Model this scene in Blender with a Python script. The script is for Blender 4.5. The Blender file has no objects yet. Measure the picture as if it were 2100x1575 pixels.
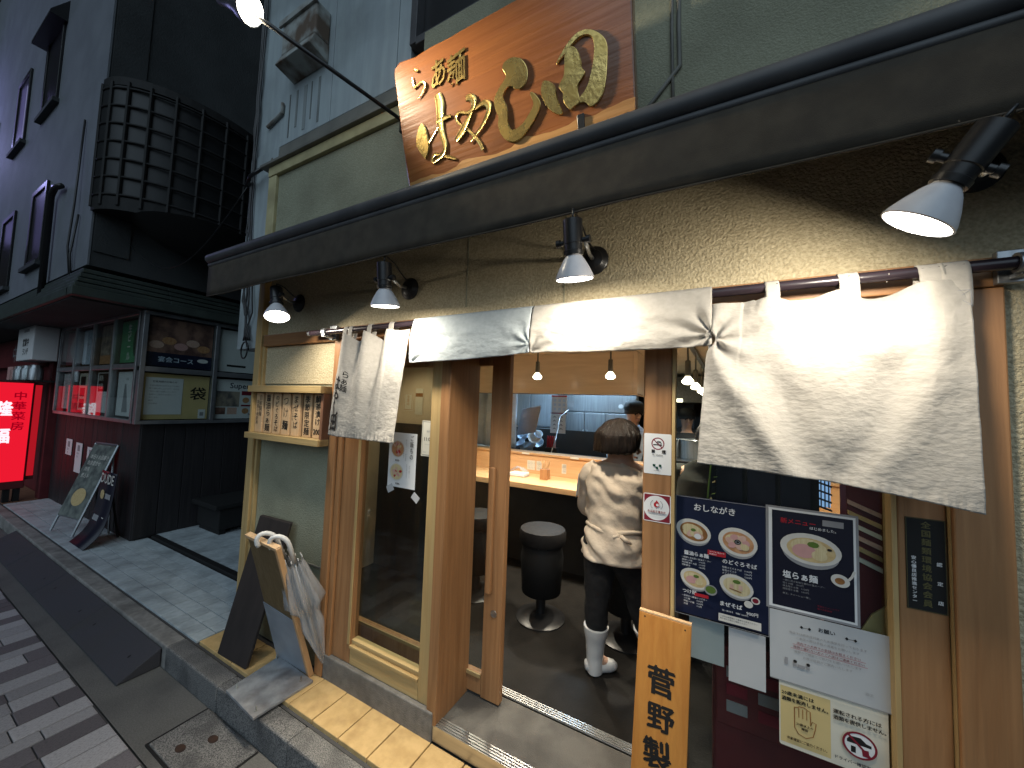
import bpy, bmesh, math, random
from mathutils import Vector, Matrix, noise
R = random.Random(7)
sc = bpy.context.scene
COL = sc.collection

# ------------------------------------------------------------------ camera
cam_d = bpy.data.cameras.new('camera'); cam = bpy.data.objects.new('camera', cam_d); COL.objects.link(cam)
cam_d.sensor_fit = 'HORIZONTAL'; cam_d.sensor_width = 36.0; cam_d.lens = 12.923
cam_d.clip_start = 0.02; cam_d.clip_end = 600
_r = Vector((0.8798526, 0.4739484, 0.0351055)); _u = Vector((-0.0025534, -0.0691525, 0.9976028)); _f = Vector((-0.4752399, 0.8778330, 0.0596338))
cam.matrix_world = Matrix(((_r.x, _u.x, -_f.x, 0.0), (_r.y, _u.y, -_f.y, 0.0), (_r.z, _u.z, -_f.z, 1.6), (0, 0, 0, 1)))
sc.camera = cam

# ------------------------------------------------------------------ night sky, faint street glow, exposure
world = bpy.data.worlds.new('World'); sc.world = world; world.use_nodes = True
wn = world.node_tree.nodes; wl = world.node_tree.links; wn.clear()
w_out = wn.new('ShaderNodeOutputWorld'); w_bg = wn.new('ShaderNodeBackground'); w_sky = wn.new('ShaderNodeTexSky')
w_sky.sky_type = 'NISHITA'; w_sky.sun_disc = False
w_sky.sun_elevation = math.radians(-3.0); w_sky.sun_rotation = math.radians(200.0)
w_bg.inputs['Strength'].default_value = 0.05
wl.new(w_sky.outputs['Color'], w_bg.inputs['Color']); wl.new(w_bg.outputs['Background'], w_out.inputs['Surface'])
sun_d = bpy.data.lights.new('street_glow', 'SUN'); sun = bpy.data.objects.new('street_glow', sun_d); COL.objects.link(sun)
sun_d.energy = 1.3; sun_d.angle = math.radians(70); sun_d.color = (0.66, 0.84, 1.0)
sun.rotation_euler = Vector((-0.28, 0.70, -0.54)).to_track_quat('-Z', 'Y').to_euler()
sc.view_settings.view_transform = 'Standard'; sc.view_settings.look = 'None'
sc.view_settings.exposure = 0.0; sc.view_settings.gamma = 1.0; sc.view_settings.use_curve_mapping = False
sc.cycles.use_denoising = True
sc.cycles.max_bounces = 8; sc.cycles.transparent_max_bounces = 16; sc.cycles.caustics_reflective = False; sc.cycles.caustics_refractive = False
sc.cycles.sample_clamp_indirect = 4.0

# ------------------------------------------------------------------ materials
def lerp(a, b, t): return tuple(x + (y - x) * t for x, y in zip(a, b))
def base_mat(name):
    m = bpy.data.materials.new(name); m.use_nodes = True
    n = m.node_tree.nodes; l = m.node_tree.links
    return m, n, l, n['Principled BSDF']
def surf(name, c1, c2=None, rough=0.6, scale=6.0, stretch=(1, 1, 1), detail=4.0, metal=0.0, bump=None, jitter=0.0, spec=0.4,
         lo=0.35, hi=0.65, dist=0.0, grime=None, sheen=0.0, rvar=0.0, trans=0.0, coat=0.0):
    """noise-mottled surface; bump = (scale, strength, stretch); grime = (colour, scale, amount)"""
    m, n, l, b = base_mat(name)
    tc = n.new('ShaderNodeTexCoord')
    if c2 is None: c2 = tuple(x * 0.8 for x in c1)
    mp = n.new('ShaderNodeMapping'); mp.inputs['Scale'].default_value = stretch
    l.new(tc.outputs['Object'], mp.inputs['Vector'])
    vec = mp.outputs['Vector']
    if jitter:
        oi = n.new('ShaderNodeObjectInfo'); va = n.new('ShaderNodeVectorMath'); va.operation = 'ADD'
        sv = n.new('ShaderNodeVectorMath'); sv.operation = 'SCALE'; sv.inputs[0].default_value = (37, 53, 71)
        l.new(oi.outputs['Random'], sv.inputs['Scale']); l.new(vec, va.inputs[0]); l.new(sv.outputs[0], va.inputs[1]); vec = va.outputs[0]
    no = n.new('ShaderNodeTexNoise'); no.inputs['Scale'].default_value = scale; no.inputs['Detail'].default_value = detail
    no.inputs['Distortion'].default_value = dist
    l.new(vec, no.inputs['Vector'])
    cr = n.new('ShaderNodeValToRGB'); cr.color_ramp.elements[0].position = lo; cr.color_ramp.elements[1].position = hi
    cr.color_ramp.elements[0].color = (*c1, 1); cr.color_ramp.elements[1].color = (*c2, 1)
    l.new(no.outputs['Fac'], cr.inputs['Fac']); colour = cr.outputs['Color']
    if grime:
        gc, gs, ga = grime
        g = n.new('ShaderNodeTexNoise'); g.inputs['Scale'].default_value = gs; g.inputs['Detail'].default_value = 6
        l.new(tc.outputs['Object'], g.inputs['Vector'])
        mr = n.new('ShaderNodeMapRange'); mr.inputs[1].default_value = 0.45; mr.inputs[2].default_value = 0.75; mr.inputs[4].default_value = ga
        l.new(g.outputs['Fac'], mr.inputs[0])
        mx = n.new('ShaderNodeMix'); mx.data_type = 'RGBA'; mx.inputs[7].default_value = (*gc, 1)
        l.new(mr.outputs[0], mx.inputs[0]); l.new(colour, mx.inputs[6]); colour = mx.outputs[2]
    if jitter:
        mr = n.new('ShaderNodeMapRange'); mr.inputs[3].default_value = 1 - jitter; mr.inputs[4].default_value = 1 + jitter
        l.new(oi.outputs['Random'], mr.inputs[0])
        hv = n.new('ShaderNodeHueSaturation'); l.new(mr.outputs[0], hv.inputs['Value']); l.new(colour, hv.inputs['Color']); colour = hv.outputs['Color']
    l.new(colour, b.inputs['Base Color'])
    b.inputs['Roughness'].default_value = rough; b.inputs['Metallic'].default_value = metal
    b.inputs['Specular IOR Level'].default_value = spec
    if rvar:
        mr = n.new('ShaderNodeMapRange'); mr.inputs[3].default_value = max(0.02, rough - rvar); mr.inputs[4].default_value = rough + rvar
        l.new(no.outputs['Fac'], mr.inputs[0]); l.new(mr.outputs[0], b.inputs['Roughness'])
    if coat: b.inputs['Coat Weight'].default_value = coat; b.inputs['Coat Roughness'].default_value = 0.15
    if sheen: b.inputs['Sheen Weight'].default_value = sheen
    if bump:
        bs, bst, bstr = (bump + ((1, 1, 1),))[:3]
        m2 = n.new('ShaderNodeMapping'); m2.inputs['Scale'].default_value = bstr; l.new(tc.outputs['Object'], m2.inputs['Vector'])
        n2 = n.new('ShaderNodeTexNoise'); n2.inputs['Scale'].default_value = bs; n2.inputs['Detail'].default_value = 5
        l.new(m2.outputs['Vector'], n2.inputs['Vector'])
        bu = n.new('ShaderNodeBump'); bu.inputs['Strength'].default_value = bst; bu.inputs['Distance'].default_value = 0.02
        l.new(n2.outputs['Fac'], bu.inputs['Height']); l.new(bu.outputs['Normal'], b.inputs['Normal'])
    if trans:
        out = n['Material Output']; t = n.new('ShaderNodeBsdfTranslucent'); ms = n.new('ShaderNodeMixShader'); ms.inputs[0].default_value = trans
        l.new(colour, t.inputs['Color']); l.new(b.outputs[0], ms.inputs[1]); l.new(t.outputs[0], ms.inputs[2]); l.new(ms.outputs[0], out.inputs['Surface'])
    return m
def wood(name, c1, c2, axis, rough=0.5, scale=1.0, jitter=0.1, coat=0.0, grime=None):
    st = [38 * scale] * 3; st['xyz'.index(axis)] = 1.7 * scale
    return surf(name, c1, c2, rough=rough, scale=1.0, stretch=tuple(st), detail=5, dist=0.8, lo=0.3, hi=0.7, jitter=jitter,
                bump=(1.0, 0.12, tuple(3 * s for s in st)), coat=coat, grime=grime, rvar=0.08)
def glow(name, col, strength):
    m, n, l, b = base_mat(name); n.remove(b)
    e = n.new('ShaderNodeEmission'); e.inputs['Color'].default_value = (*col, 1); e.inputs['Strength'].default_value = strength
    l.new(e.outputs[0], n['Material Output'].inputs['Surface']); return m
def clear(name, tint=(0.93, 0.96, 0.95), rough=0.02, white=0.0, ior=1.5):
    """thin clear sheet: see-through with fresnel reflections and an optional milky share"""
    m, n, l, b = base_mat(name); n.remove(b)
    t = n.new('ShaderNodeBsdfTransparent'); t.inputs['Color'].default_value = (*tint, 1)
    g = n.new('ShaderNodeBsdfGlossy'); g.inputs['Roughness'].default_value = rough
    f = n.new('ShaderNodeLayerWeight'); f.inputs['Blend'].default_value = 0.5      # schlick: same from both sides of the pane
    pw = n.new('ShaderNodeMath'); pw.operation = 'POWER'; pw.inputs[1].default_value = 5.0; l.new(f.outputs['Facing'], pw.inputs[0])
    ma = n.new('ShaderNodeMath'); ma.operation = 'MULTIPLY_ADD'; ma.inputs[1].default_value = 0.9; ma.inputs[2].default_value = 0.035; l.new(pw.outputs[0], ma.inputs[0])
    ms = n.new('ShaderNodeMixShader'); l.new(ma.outputs[0], ms.inputs[0]); l.new(t.outputs[0], ms.inputs[1]); l.new(g.outputs[0], ms.inputs[2])
    o = ms.outputs[0]
    if white:
        d = n.new('ShaderNodeBsdfDiffuse'); d.inputs['Color'].default_value = (0.8, 0.8, 0.82, 1)
        m2 = n.new('ShaderNodeMixShader'); m2.inputs[0].default_value = white; l.new(o, m2.inputs[1]); l.new(d.outputs[0], m2.inputs[2]); o = m2.outputs[0]
    l.new(o, n['Material Output'].inputs['Surface']); return m
def flat(name, c, rough=0.6, spec=0.3): return surf(name, c, tuple(x * 0.93 for x in c), rough=rough, scale=40, spec=spec)

OR1, OR2 = (0.36, 0.185, 0.080), (0.255, 0.122, 0.049)
MAT = {}
for ax in 'xyz':
    MAT['wood' + ax] = wood('cedar_' + ax, OR1, OR2, ax, rough=0.45)
    MAT['pale' + ax] = wood('weathered_pine_' + ax, (0.46, 0.33, 0.15), (0.36, 0.24, 0.10), ax, rough=0.55)
    MAT['hinoki' + ax] = wood('hinoki_' + ax, (0.60, 0.375, 0.195), (0.51, 0.295, 0.14), ax, rough=0.35)
    MAT['dark' + ax] = wood('charred_boards_' + ax, (0.022, 0.020, 0.021), (0.012, 0.011, 0.012), ax, rough=0.6, jitter=0.3)
MAT['plaque'] = wood('plaque_pine', (0.62, 0.42, 0.24), (0.54, 0.35, 0.19), 'z', rough=0.6, jitter=0.08)
MAT['stucco'] = surf('stucco', (0.60, 0.52, 0.35), (0.45, 0.38, 0.245), rough=0.9, scale=110, detail=2, bump=(125, 0.6), spec=0.15, grime=((0.2, 0.17, 0.11), 2.2, 0.35))
MAT['stucco_smooth'] = surf('stucco_olive', (0.33, 0.33, 0.24), (0.29, 0.29, 0.205), rough=0.85, scale=70, bump=(140, 0.35), spec=0.15, grime=((0.16, 0.155, 0.11), 2.6, 0.6))
MAT['concrete'] = surf('concrete', (0.29, 0.28, 0.26), (0.21, 0.20, 0.19), rough=0.8, scale=30, bump=(160, 0.3), grime=((0.07, 0.068, 0.064), 5, 0.7))
MAT['step'] = surf('worn_mortar_step', (0.135, 0.128, 0.115), (0.085, 0.08, 0.073), rough=0.75, scale=9, detail=7, bump=(160, 0.3), grime=((0.05, 0.046, 0.04), 4, 0.7))
MAT['base'] = surf('base_concrete', (0.19, 0.182, 0.168), (0.135, 0.13, 0.12), rough=0.8, scale=30, bump=(160, 0.3), grime=((0.07, 0.066, 0.06), 5, 0.7))
MAT['granite'] = surf('granite', (0.24, 0.235, 0.225), (0.06, 0.06, 0.062), rough=0.7, scale=260, detail=2, lo=0.42, hi=0.6, bump=(200, 0.3), grime=((0.045, 0.045, 0.048), 7, 0.85))
MAT['asphalt'] = surf('gutter_concrete', (0.15, 0.147, 0.138), (0.11, 0.107, 0.102), rough=0.75, scale=140, bump=(220, 0.35), grime=((0.05, 0.05, 0.05), 4, 0.6))
MAT['paver_a'] = surf('paver_pale', (0.40, 0.385, 0.395), (0.30, 0.29, 0.30), rough=0.6, scale=120, jitter=0.25, bump=(170, 0.35), grime=((0.09, 0.085, 0.09), 20, 0.6))
MAT['paver_b'] = surf('paver_dark', (0.19, 0.172, 0.183), (0.135, 0.122, 0.13), rough=0.6, scale=120, jitter=0.25, bump=(170, 0.35), grime=((0.04, 0.038, 0.04), 20, 0.6))
MAT['tile_y'] = surf('ochre_tile', (0.60, 0.415, 0.19), (0.52, 0.35, 0.15), rough=0.55, scale=22, jitter=0.06, bump=(90, 0.1), grime=((0.30, 0.19, 0.075), 14, 0.55))
MAT['tile_b'] = surf('grey_tile', (0.47, 0.52, 0.54), (0.39, 0.44, 0.46), rough=0.5, scale=30, jitter=0.06, bump=(90, 0.1), grime=((0.13, 0.14, 0.15), 6, 0.6))
MAT['grout'] = flat('grout', (0.07, 0.07, 0.072), 0.9)
MAT['rubber'] = surf('black_rubber', (0.045, 0.045, 0.054), (0.055, 0.055, 0.064), rough=0.7, scale=300, detail=1, bump=(420, 0.5), grime=((0.05, 0.048, 0.045), 5, 0.5))
MAT['alu'] = surf('brushed_aluminium', (0.55, 0.55, 0.54), (0.42, 0.42, 0.42), rough=0.38, scale=1, stretch=(1.5, 60, 60), metal=1.0, rvar=0.03)
MAT['steel'] = surf('stainless_steel', (0.36, 0.38, 0.40), (0.27, 0.285, 0.30), rough=0.36, scale=1, stretch=(60, 60, 3), metal=0.75, rvar=0.1)
MAT['plate'] = surf('worn_steel_plate', (0.42, 0.44, 0.46), (0.22, 0.23, 0.245), rough=0.45, scale=12, detail=7, metal=0.25, bump=(60, 0.15), rvar=0.15, grime=((0.10, 0.06, 0.04), 9, 0.5))
MAT['black'] = flat('black_metal', (0.015, 0.015, 0.016), 0.35, 0.5)
MAT['matt'] = flat('matt_black', (0.012, 0.012, 0.012), 0.7)
MAT['awning'] = surf('awning_canvas', (0.078, 0.066, 0.051), (0.062, 0.052, 0.04), rough=0.85, scale=16, bump=(700, 0.25), spec=0.15, grime=((0.05, 0.045, 0.04), 4, 0.6))
MAT['tube'] = surf('awning_tube_paint', (0.085, 0.085, 0.088), (0.06, 0.06, 0.064), rough=0.5, scale=8, spec=0.35)
MAT['clad'] = surf('white_cladding', (0.40, 0.46, 0.47), (0.34, 0.39, 0.41), rough=0.5, scale=4, stretch=(6, 6, 0.6), grime=((0.11, 0.115, 0.115), 1.6, 0.75))
MAT['cream'] = surf('cream_trim', (0.50, 0.45, 0.25), (0.42, 0.37, 0.2), rough=0.6, scale=10, grime=((0.22, 0.19, 0.11), 5, 0.4))
MAT['flash'] = surf('grey_flashing', (0.19, 0.185, 0.16), (0.14, 0.137, 0.12), rough=0.6, scale=8)
MAT['rust'] = surf('rusty_hood', (0.34, 0.36, 0.34), (0.12, 0.085, 0.06), rough=0.75, scale=7, detail=8, lo=0.4, hi=0.6)
MAT['glass'] = clear('window_glass')
MAT['poly'] = clear('umbrella_film', (0.9, 0.92, 0.93), 0.12, white=0.22)
MAT['cloth'] = surf('noren_linen', (0.49, 0.465, 0.425), (0.445, 0.42, 0.38), rough=0.95, scale=60, bump=(60, 0.2, (1, 1, 2.0)), spec=0.1, trans=0.3, grime=((0.38, 0.355, 0.31), 4, 0.4))
MAT['cloth_g'] = surf('noren_linen_bluish', (0.47, 0.515, 0.53), (0.42, 0.465, 0.48), rough=0.95, scale=60, bump=(60, 0.2, (1, 1, 2.0)), spec=0.1, trans=0.15)
MAT['thread'] = flat('grey_thread', (0.30, 0.31, 0.34), 0.9)
MAT['ink'] = flat('black_ink', (0.012, 0.011, 0.011), 0.7)
MAT['gold'] = surf('gold_leaf', (0.83, 0.60, 0.22), (0.66, 0.46, 0.15), rough=0.27, scale=12, metal=1.0, rvar=0.08, bump=(60, 0.06))
MAT['gold_print'] = flat('gold_print', (0.13, 0.115, 0.045), 0.5)
MAT['paper'] = surf('white_paper', (0.72, 0.73, 0.73), (0.68, 0.69, 0.69), rough=0.5, scale=6)
MAT['paper_shaded'] = surf('noren_shaded_paper', (0.47, 0.485, 0.495), (0.43, 0.445, 0.455), rough=0.45, scale=6)  # white paper with the noren's shade mixed into its colour
MAT['paper_w'] = surf('warm_paper', (0.66, 0.63, 0.53), (0.6, 0.57, 0.47), rough=0.5, scale=6)
MAT['yellow'] = surf('yellow_paper', (0.62, 0.48, 0.22), (0.56, 0.44, 0.2), rough=0.5, scale=6)
MAT['navy'] = surf('navy_print', (0.012, 0.017, 0.045), (0.010, 0.014, 0.036), rough=0.35, scale=6)
MAT['navy2'] = surf('night_print', (0.012, 0.012, 0.024), (0.010, 0.010, 0.02), rough=0.35, scale=6)
MAT['white'] = flat('white_print', (0.75, 0.75, 0.75), 0.5)
MAT['red'] = flat('red_print', (0.42, 0.02, 0.03), 0.5)
MAT['wine'] = flat('wine_print', (0.20, 0.015, 0.03), 0.5)
MAT['grey'] = flat('grey_print', (0.28, 0.28, 0.29), 0.6)
MAT['green'] = flat('green_print', (0.012, 0.06, 0.04), 0.5)
MAT['bowl'] = flat('bowl_print', (0.62, 0.60, 0.55), 0.4)
MAT['soup_a'] = surf('soy_broth', (0.34, 0.16, 0.05), (0.22, 0.09, 0.03), rough=0.4, scale=60)
MAT['soup_b'] = surf('fish_broth', (0.55, 0.30, 0.15), (0.42, 0.20, 0.09), rough=0.4, scale=60)
MAT['soup_c'] = surf('salt_broth', (0.60, 0.46, 0.24), (0.50, 0.36, 0.17), rough=0.4, scale=60)
MAT['pork'] = surf('sliced_pork', (0.62, 0.42, 0.34), (0.55, 0.34, 0.27), rough=0.5, scale=80)
MAT['noodle'] = surf('noodles', (0.64, 0.55, 0.33), (0.54, 0.44, 0.24), rough=0.5, scale=2, stretch=(120, 120, 12))
MAT['herb'] = flat('herbs', (0.10, 0.17, 0.03), 0.6)
MAT['pink'] = flat('pink_meat', (0.58, 0.32, 0.30), 0.5)
MAT['skin'] = surf('skin', (0.55, 0.34, 0.24), (0.5, 0.3, 0.21), rough=0.55, scale=20)
MAT['hair'] = surf('dark_hair', (0.008, 0.006, 0.005), (0.022, 0.014, 0.010), rough=0.42, scale=1, stretch=(160, 160, 10), bump=(1, 0.5, (260, 260, 14)))
MAT['smock'] = surf('beige_smock', (0.68, 0.58, 0.465), (0.63, 0.535, 0.425), rough=0.9, scale=30, bump=(24, 0.35), spec=0.1)
MAT['chefblue'] = surf('pale_blue_tunic', (0.55, 0.66, 0.78), (0.48, 0.58, 0.7), rough=0.9, scale=20, bump=(24, 0.35))
MAT['trouser'] = surf('black_trousers', (0.012, 0.012, 0.013), (0.018, 0.018, 0.019), rough=0.9, scale=30, bump=(26, 0.3))
MAT['boot'] = surf('white_rubber', (0.70, 0.70, 0.68), (0.62, 0.62, 0.6), rough=0.35, scale=9)
MAT['floor_in'] = surf('mortar_floor', (0.017, 0.0155, 0.014), (0.012, 0.011, 0.010), rough=0.5, scale=9, bump=(120, 0.12), spec=0.1, grime=((0.027, 0.0245, 0.022), 3, 0.5), rvar=0.1)
MAT['plaster'] = surf('cream_plaster', (0.60, 0.51, 0.38), (0.55, 0.46, 0.34), rough=0.8, scale=8)
MAT['veneer'] = surf('maple_veneer', (0.68, 0.56, 0.40), (0.62, 0.50, 0.345), rough=0.38, scale=1, stretch=(3, 26, 26), dist=0.8, coat=0.15)
MAT['darkpanel'] = surf('dark_panel', (0.03, 0.027, 0.024), (0.022, 0.02, 0.018), rough=0.6, scale=8)
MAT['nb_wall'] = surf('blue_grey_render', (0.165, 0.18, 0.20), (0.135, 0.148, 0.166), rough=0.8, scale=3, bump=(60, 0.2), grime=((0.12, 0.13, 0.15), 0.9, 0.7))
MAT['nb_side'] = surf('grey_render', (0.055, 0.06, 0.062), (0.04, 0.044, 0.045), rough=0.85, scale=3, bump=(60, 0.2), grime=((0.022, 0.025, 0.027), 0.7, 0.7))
MAT['copper'] = surf('green_roof_metal', (0.05, 0.066, 0.058), (0.035, 0.045, 0.04), rough=0.5, scale=6)
MAT['redwall'] = surf('red_lacquer', (0.13, 0.018, 0.022), (0.09, 0.012, 0.016), rough=0.55, scale=6)
MAT['lamp'] = glow('lamp_face', (1.0, 0.93, 0.80), 22)
MAT['bulb'] = glow('bulb_glow', (1.0, 0.85, 0.62), 14)
MAT['cool'] = glow('tube_glow', (0.55, 0.78, 1.0), 6)
MAT['redglow'] = glow('red_lightbox', (1.0, 0.012, 0.035), 0.85)
MAT['redglow2'] = glow('red_lightbox_side', (1.0, 0.02, 0.04), 0.4)
MAT['whiteglow'] = glow('white_on_lightbox', (1.0, 0.86, 0.95), 1.1)
MAT['darkred'] = glow('red_on_lightbox', (0.42, 0.0, 0.012), 0.8)
MAT['winglint'] = glow('window_edge_glint', (0.62, 0.66, 1.0), 0.5)  # painted glint: glow standing in for a reflection on a window edge

# ------------------------------------------------------------------ geometry helpers
X, Y, Z = Vector((1, 0, 0)), Vector((0, 1, 0)), Vector((0, 0, 1))
def V(*a): return Vector(a)
def thing(name, label, cat, loc=(0, 0, 0), group=None):
    o = bpy.data.objects.new(name, None); COL.objects.link(o); o.location = loc
    o.empty_display_size = 0.05
    o['label'] = label; o['category'] = cat
    if group: o['group'] = group
    return o
def setting(name, loc=(0, 0, 0)):
    o = bpy.data.objects.new(name, None); COL.objects.link(o); o.location = loc; o['kind'] = 'structure'; o.empty_display_size = 0.05
    return o
def world_loc(o):
    p = Vector((0, 0, 0))
    while o is not None: p += o.location; o = o.parent
    return p
class MB:
    """collects shapes given in world coordinates; build() links them as one mesh object"""
    def __init__(s): s.v = []; s.f = []; s.m = []
    def add(s, vs, fs, mi=0):
        k = len(s.v); s.v += [tuple(p) for p in vs]
        for f in fs: s.f.append(tuple(i + k for i in f)); s.m.append(mi)
        return s
    def hexa(s, p, mi=0):
        return s.add(p, [(0, 3, 2, 1), (4, 5, 6, 7), (0, 1, 5, 4), (1, 2, 6, 5), (2, 3, 7, 6), (3, 0, 4, 7)], mi)
    def box(s, x0, x1, y0, y1, z0, z1, mi=0):
        return s.hexa([(x0, y0, z0), (x1, y0, z0), (x1, y1, z0), (x0, y1, z0), (x0, y0, z1), (x1, y0, z1), (x1, y1, z1), (x0, y1, z1)], mi)
    def obox(s, o, a, b, c, mi=0):
        """box from corner o along edge vectors a, b, c"""
        o, a, b, c = map(Vector, (o, a, b, c))
        return s.hexa([o, o + a, o + a + b, o + b, o + c, o + a + c, o + a + b + c, o + b + c], mi)
    def tube(s, pts, r, n=8, mi=0, cap=True):
        pts = [Vector(p) for p in pts]; N = len(pts)
        rr = r if isinstance(r, (list, tuple)) else [r] * N
        rings = []; ref = None
        for i, p in enumerate(pts):
            d = (pts[min(i + 1, N - 1)] - pts[max(i - 1, 0)]).normalized()
            if ref is None: ref = d.orthogonal().normalized()
            a = (ref - d * ref.dot(d))
            a = a.normalized() if a.length > 1e-6 else d.orthogonal().normalized()
            b = d.cross(a); ref = a
            rings.append([p + (a * math.cos(6.28318 * k / n) + b * math.sin(6.28318 * k / n)) * rr[i] for k in range(n)])
        vs = [q for ring in rings for q in ring]; fs = []
        for i in range(N - 1):
            for k in range(n):
                k2 = (k + 1) % n; fs.append((i * n + k, i * n + k2, (i + 1) * n + k2, (i + 1) * n + k))
        if cap: fs += [tuple(range(n - 1, -1, -1)), tuple((N - 1) * n + k for k in range(n))]
        return s.add(vs, fs, mi)
    def lathe(s, o, axis, prof, n=20, mi=0):
        """revolve (distance along axis, radius) pairs"""
        o, axis = Vector(o), Vector(axis).normalized(); a = axis.orthogonal().normalized(); b = axis.cross(a)
        vs = []; fs = []
        for h, r in prof:
            for k in range(n): vs.append(o + axis * h + (a * math.cos(6.28318 * k / n) + b * math.sin(6.28318 * k / n)) * max(r, 1e-4))
        for i in range(len(prof) - 1):
            for k in range(n):
                k2 = (k + 1) % n; fs.append((i * n + k, i * n + k2, (i + 1) * n + k2, (i + 1) * n + k))
        return s.add(vs, fs, mi)
    def prism(s, pts, d, mi=0):
        """closed outline (any 3-D points in a plane) pushed along d"""
        pts = [Vector(p) for p in pts]; d = Vector(d); n = len(pts)
        return s.add(pts + [p + d for p in pts], [tuple(range(n - 1, -1, -1)), tuple(range(n, 2 * n))] + [(i, (i + 1) % n, n + (i + 1) % n, n + i) for i in range(n)], mi)
    def grid(s, fn, nu, nv, mi=0):
        vs = [fn(i / nu, j / nv) for j in range(nv + 1) for i in range(nu + 1)]
        fs = [(j * (nu + 1) + i, j * (nu + 1) + i + 1, (j + 1) * (nu + 1) + i + 1, (j + 1) * (nu + 1) + i) for j in range(nv) for i in range(nu)]
        return s.add(vs, fs, mi)
    def build(s, name, mats, parent=None, bevel=0.0, smooth=False, seg=2, solid=0.0, sub=0, kind=None, autosmooth=False):
        me = bpy.data.meshes.new(name); o0 = world_loc(parent) if parent else Vector((0, 0, 0))
        me.from_pydata([(x - o0.x, y - o0.y, z - o0.z) for x, y, z in s.v], [], s.f)
        for m in (mats if isinstance(mats, (list, tuple)) else [mats]): me.materials.append(MAT[m] if isinstance(m, str) else m)
        for p, k in zip(me.polygons, s.m): p.material_index = k
        if not solid and not sub:
            bm = bmesh.new(); bm.from_mesh(me); bmesh.ops.recalc_face_normals(bm, faces=bm.faces); bm.to_mesh(me); bm.free()
        if smooth:
            for p in me.polygons: p.use_smooth = True
        me.update()
        o = bpy.data.objects.new(name, me); COL.objects.link(o)
        if parent: o.parent = parent
        if kind: o['kind'] = kind
        if solid:
            m = o.modifiers.new('thickness', 'SOLIDIFY'); m.thickness = solid; m.offset = 0
        if bevel:
            m = o.modifiers.new('edges', 'BEVEL'); m.width = bevel; m.segments = seg; m.limit_method = 'ANGLE'; m.angle_limit = math.radians(40)
        if sub:
            m = o.modifiers.new('sub', 'SUBSURF'); m.levels = sub; m.render_levels = sub
        if smooth and autosmooth:
            try: me.set_sharp_from_angle(angle=math.radians(35))
            except Exception: pass
        return o
def box(name, mat, parent, x0, x1, y0, y1, z0, z1, bevel=0.0, kind=None):
    return MB().box(x0, x1, y0, y1, z0, z1).build(name, mat, parent, bevel=bevel, kind=kind)
def label(o, lab, cat, group=None):
    o['label'] = lab; o['category'] = cat
    if group: o['group'] = group
    return o

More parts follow.
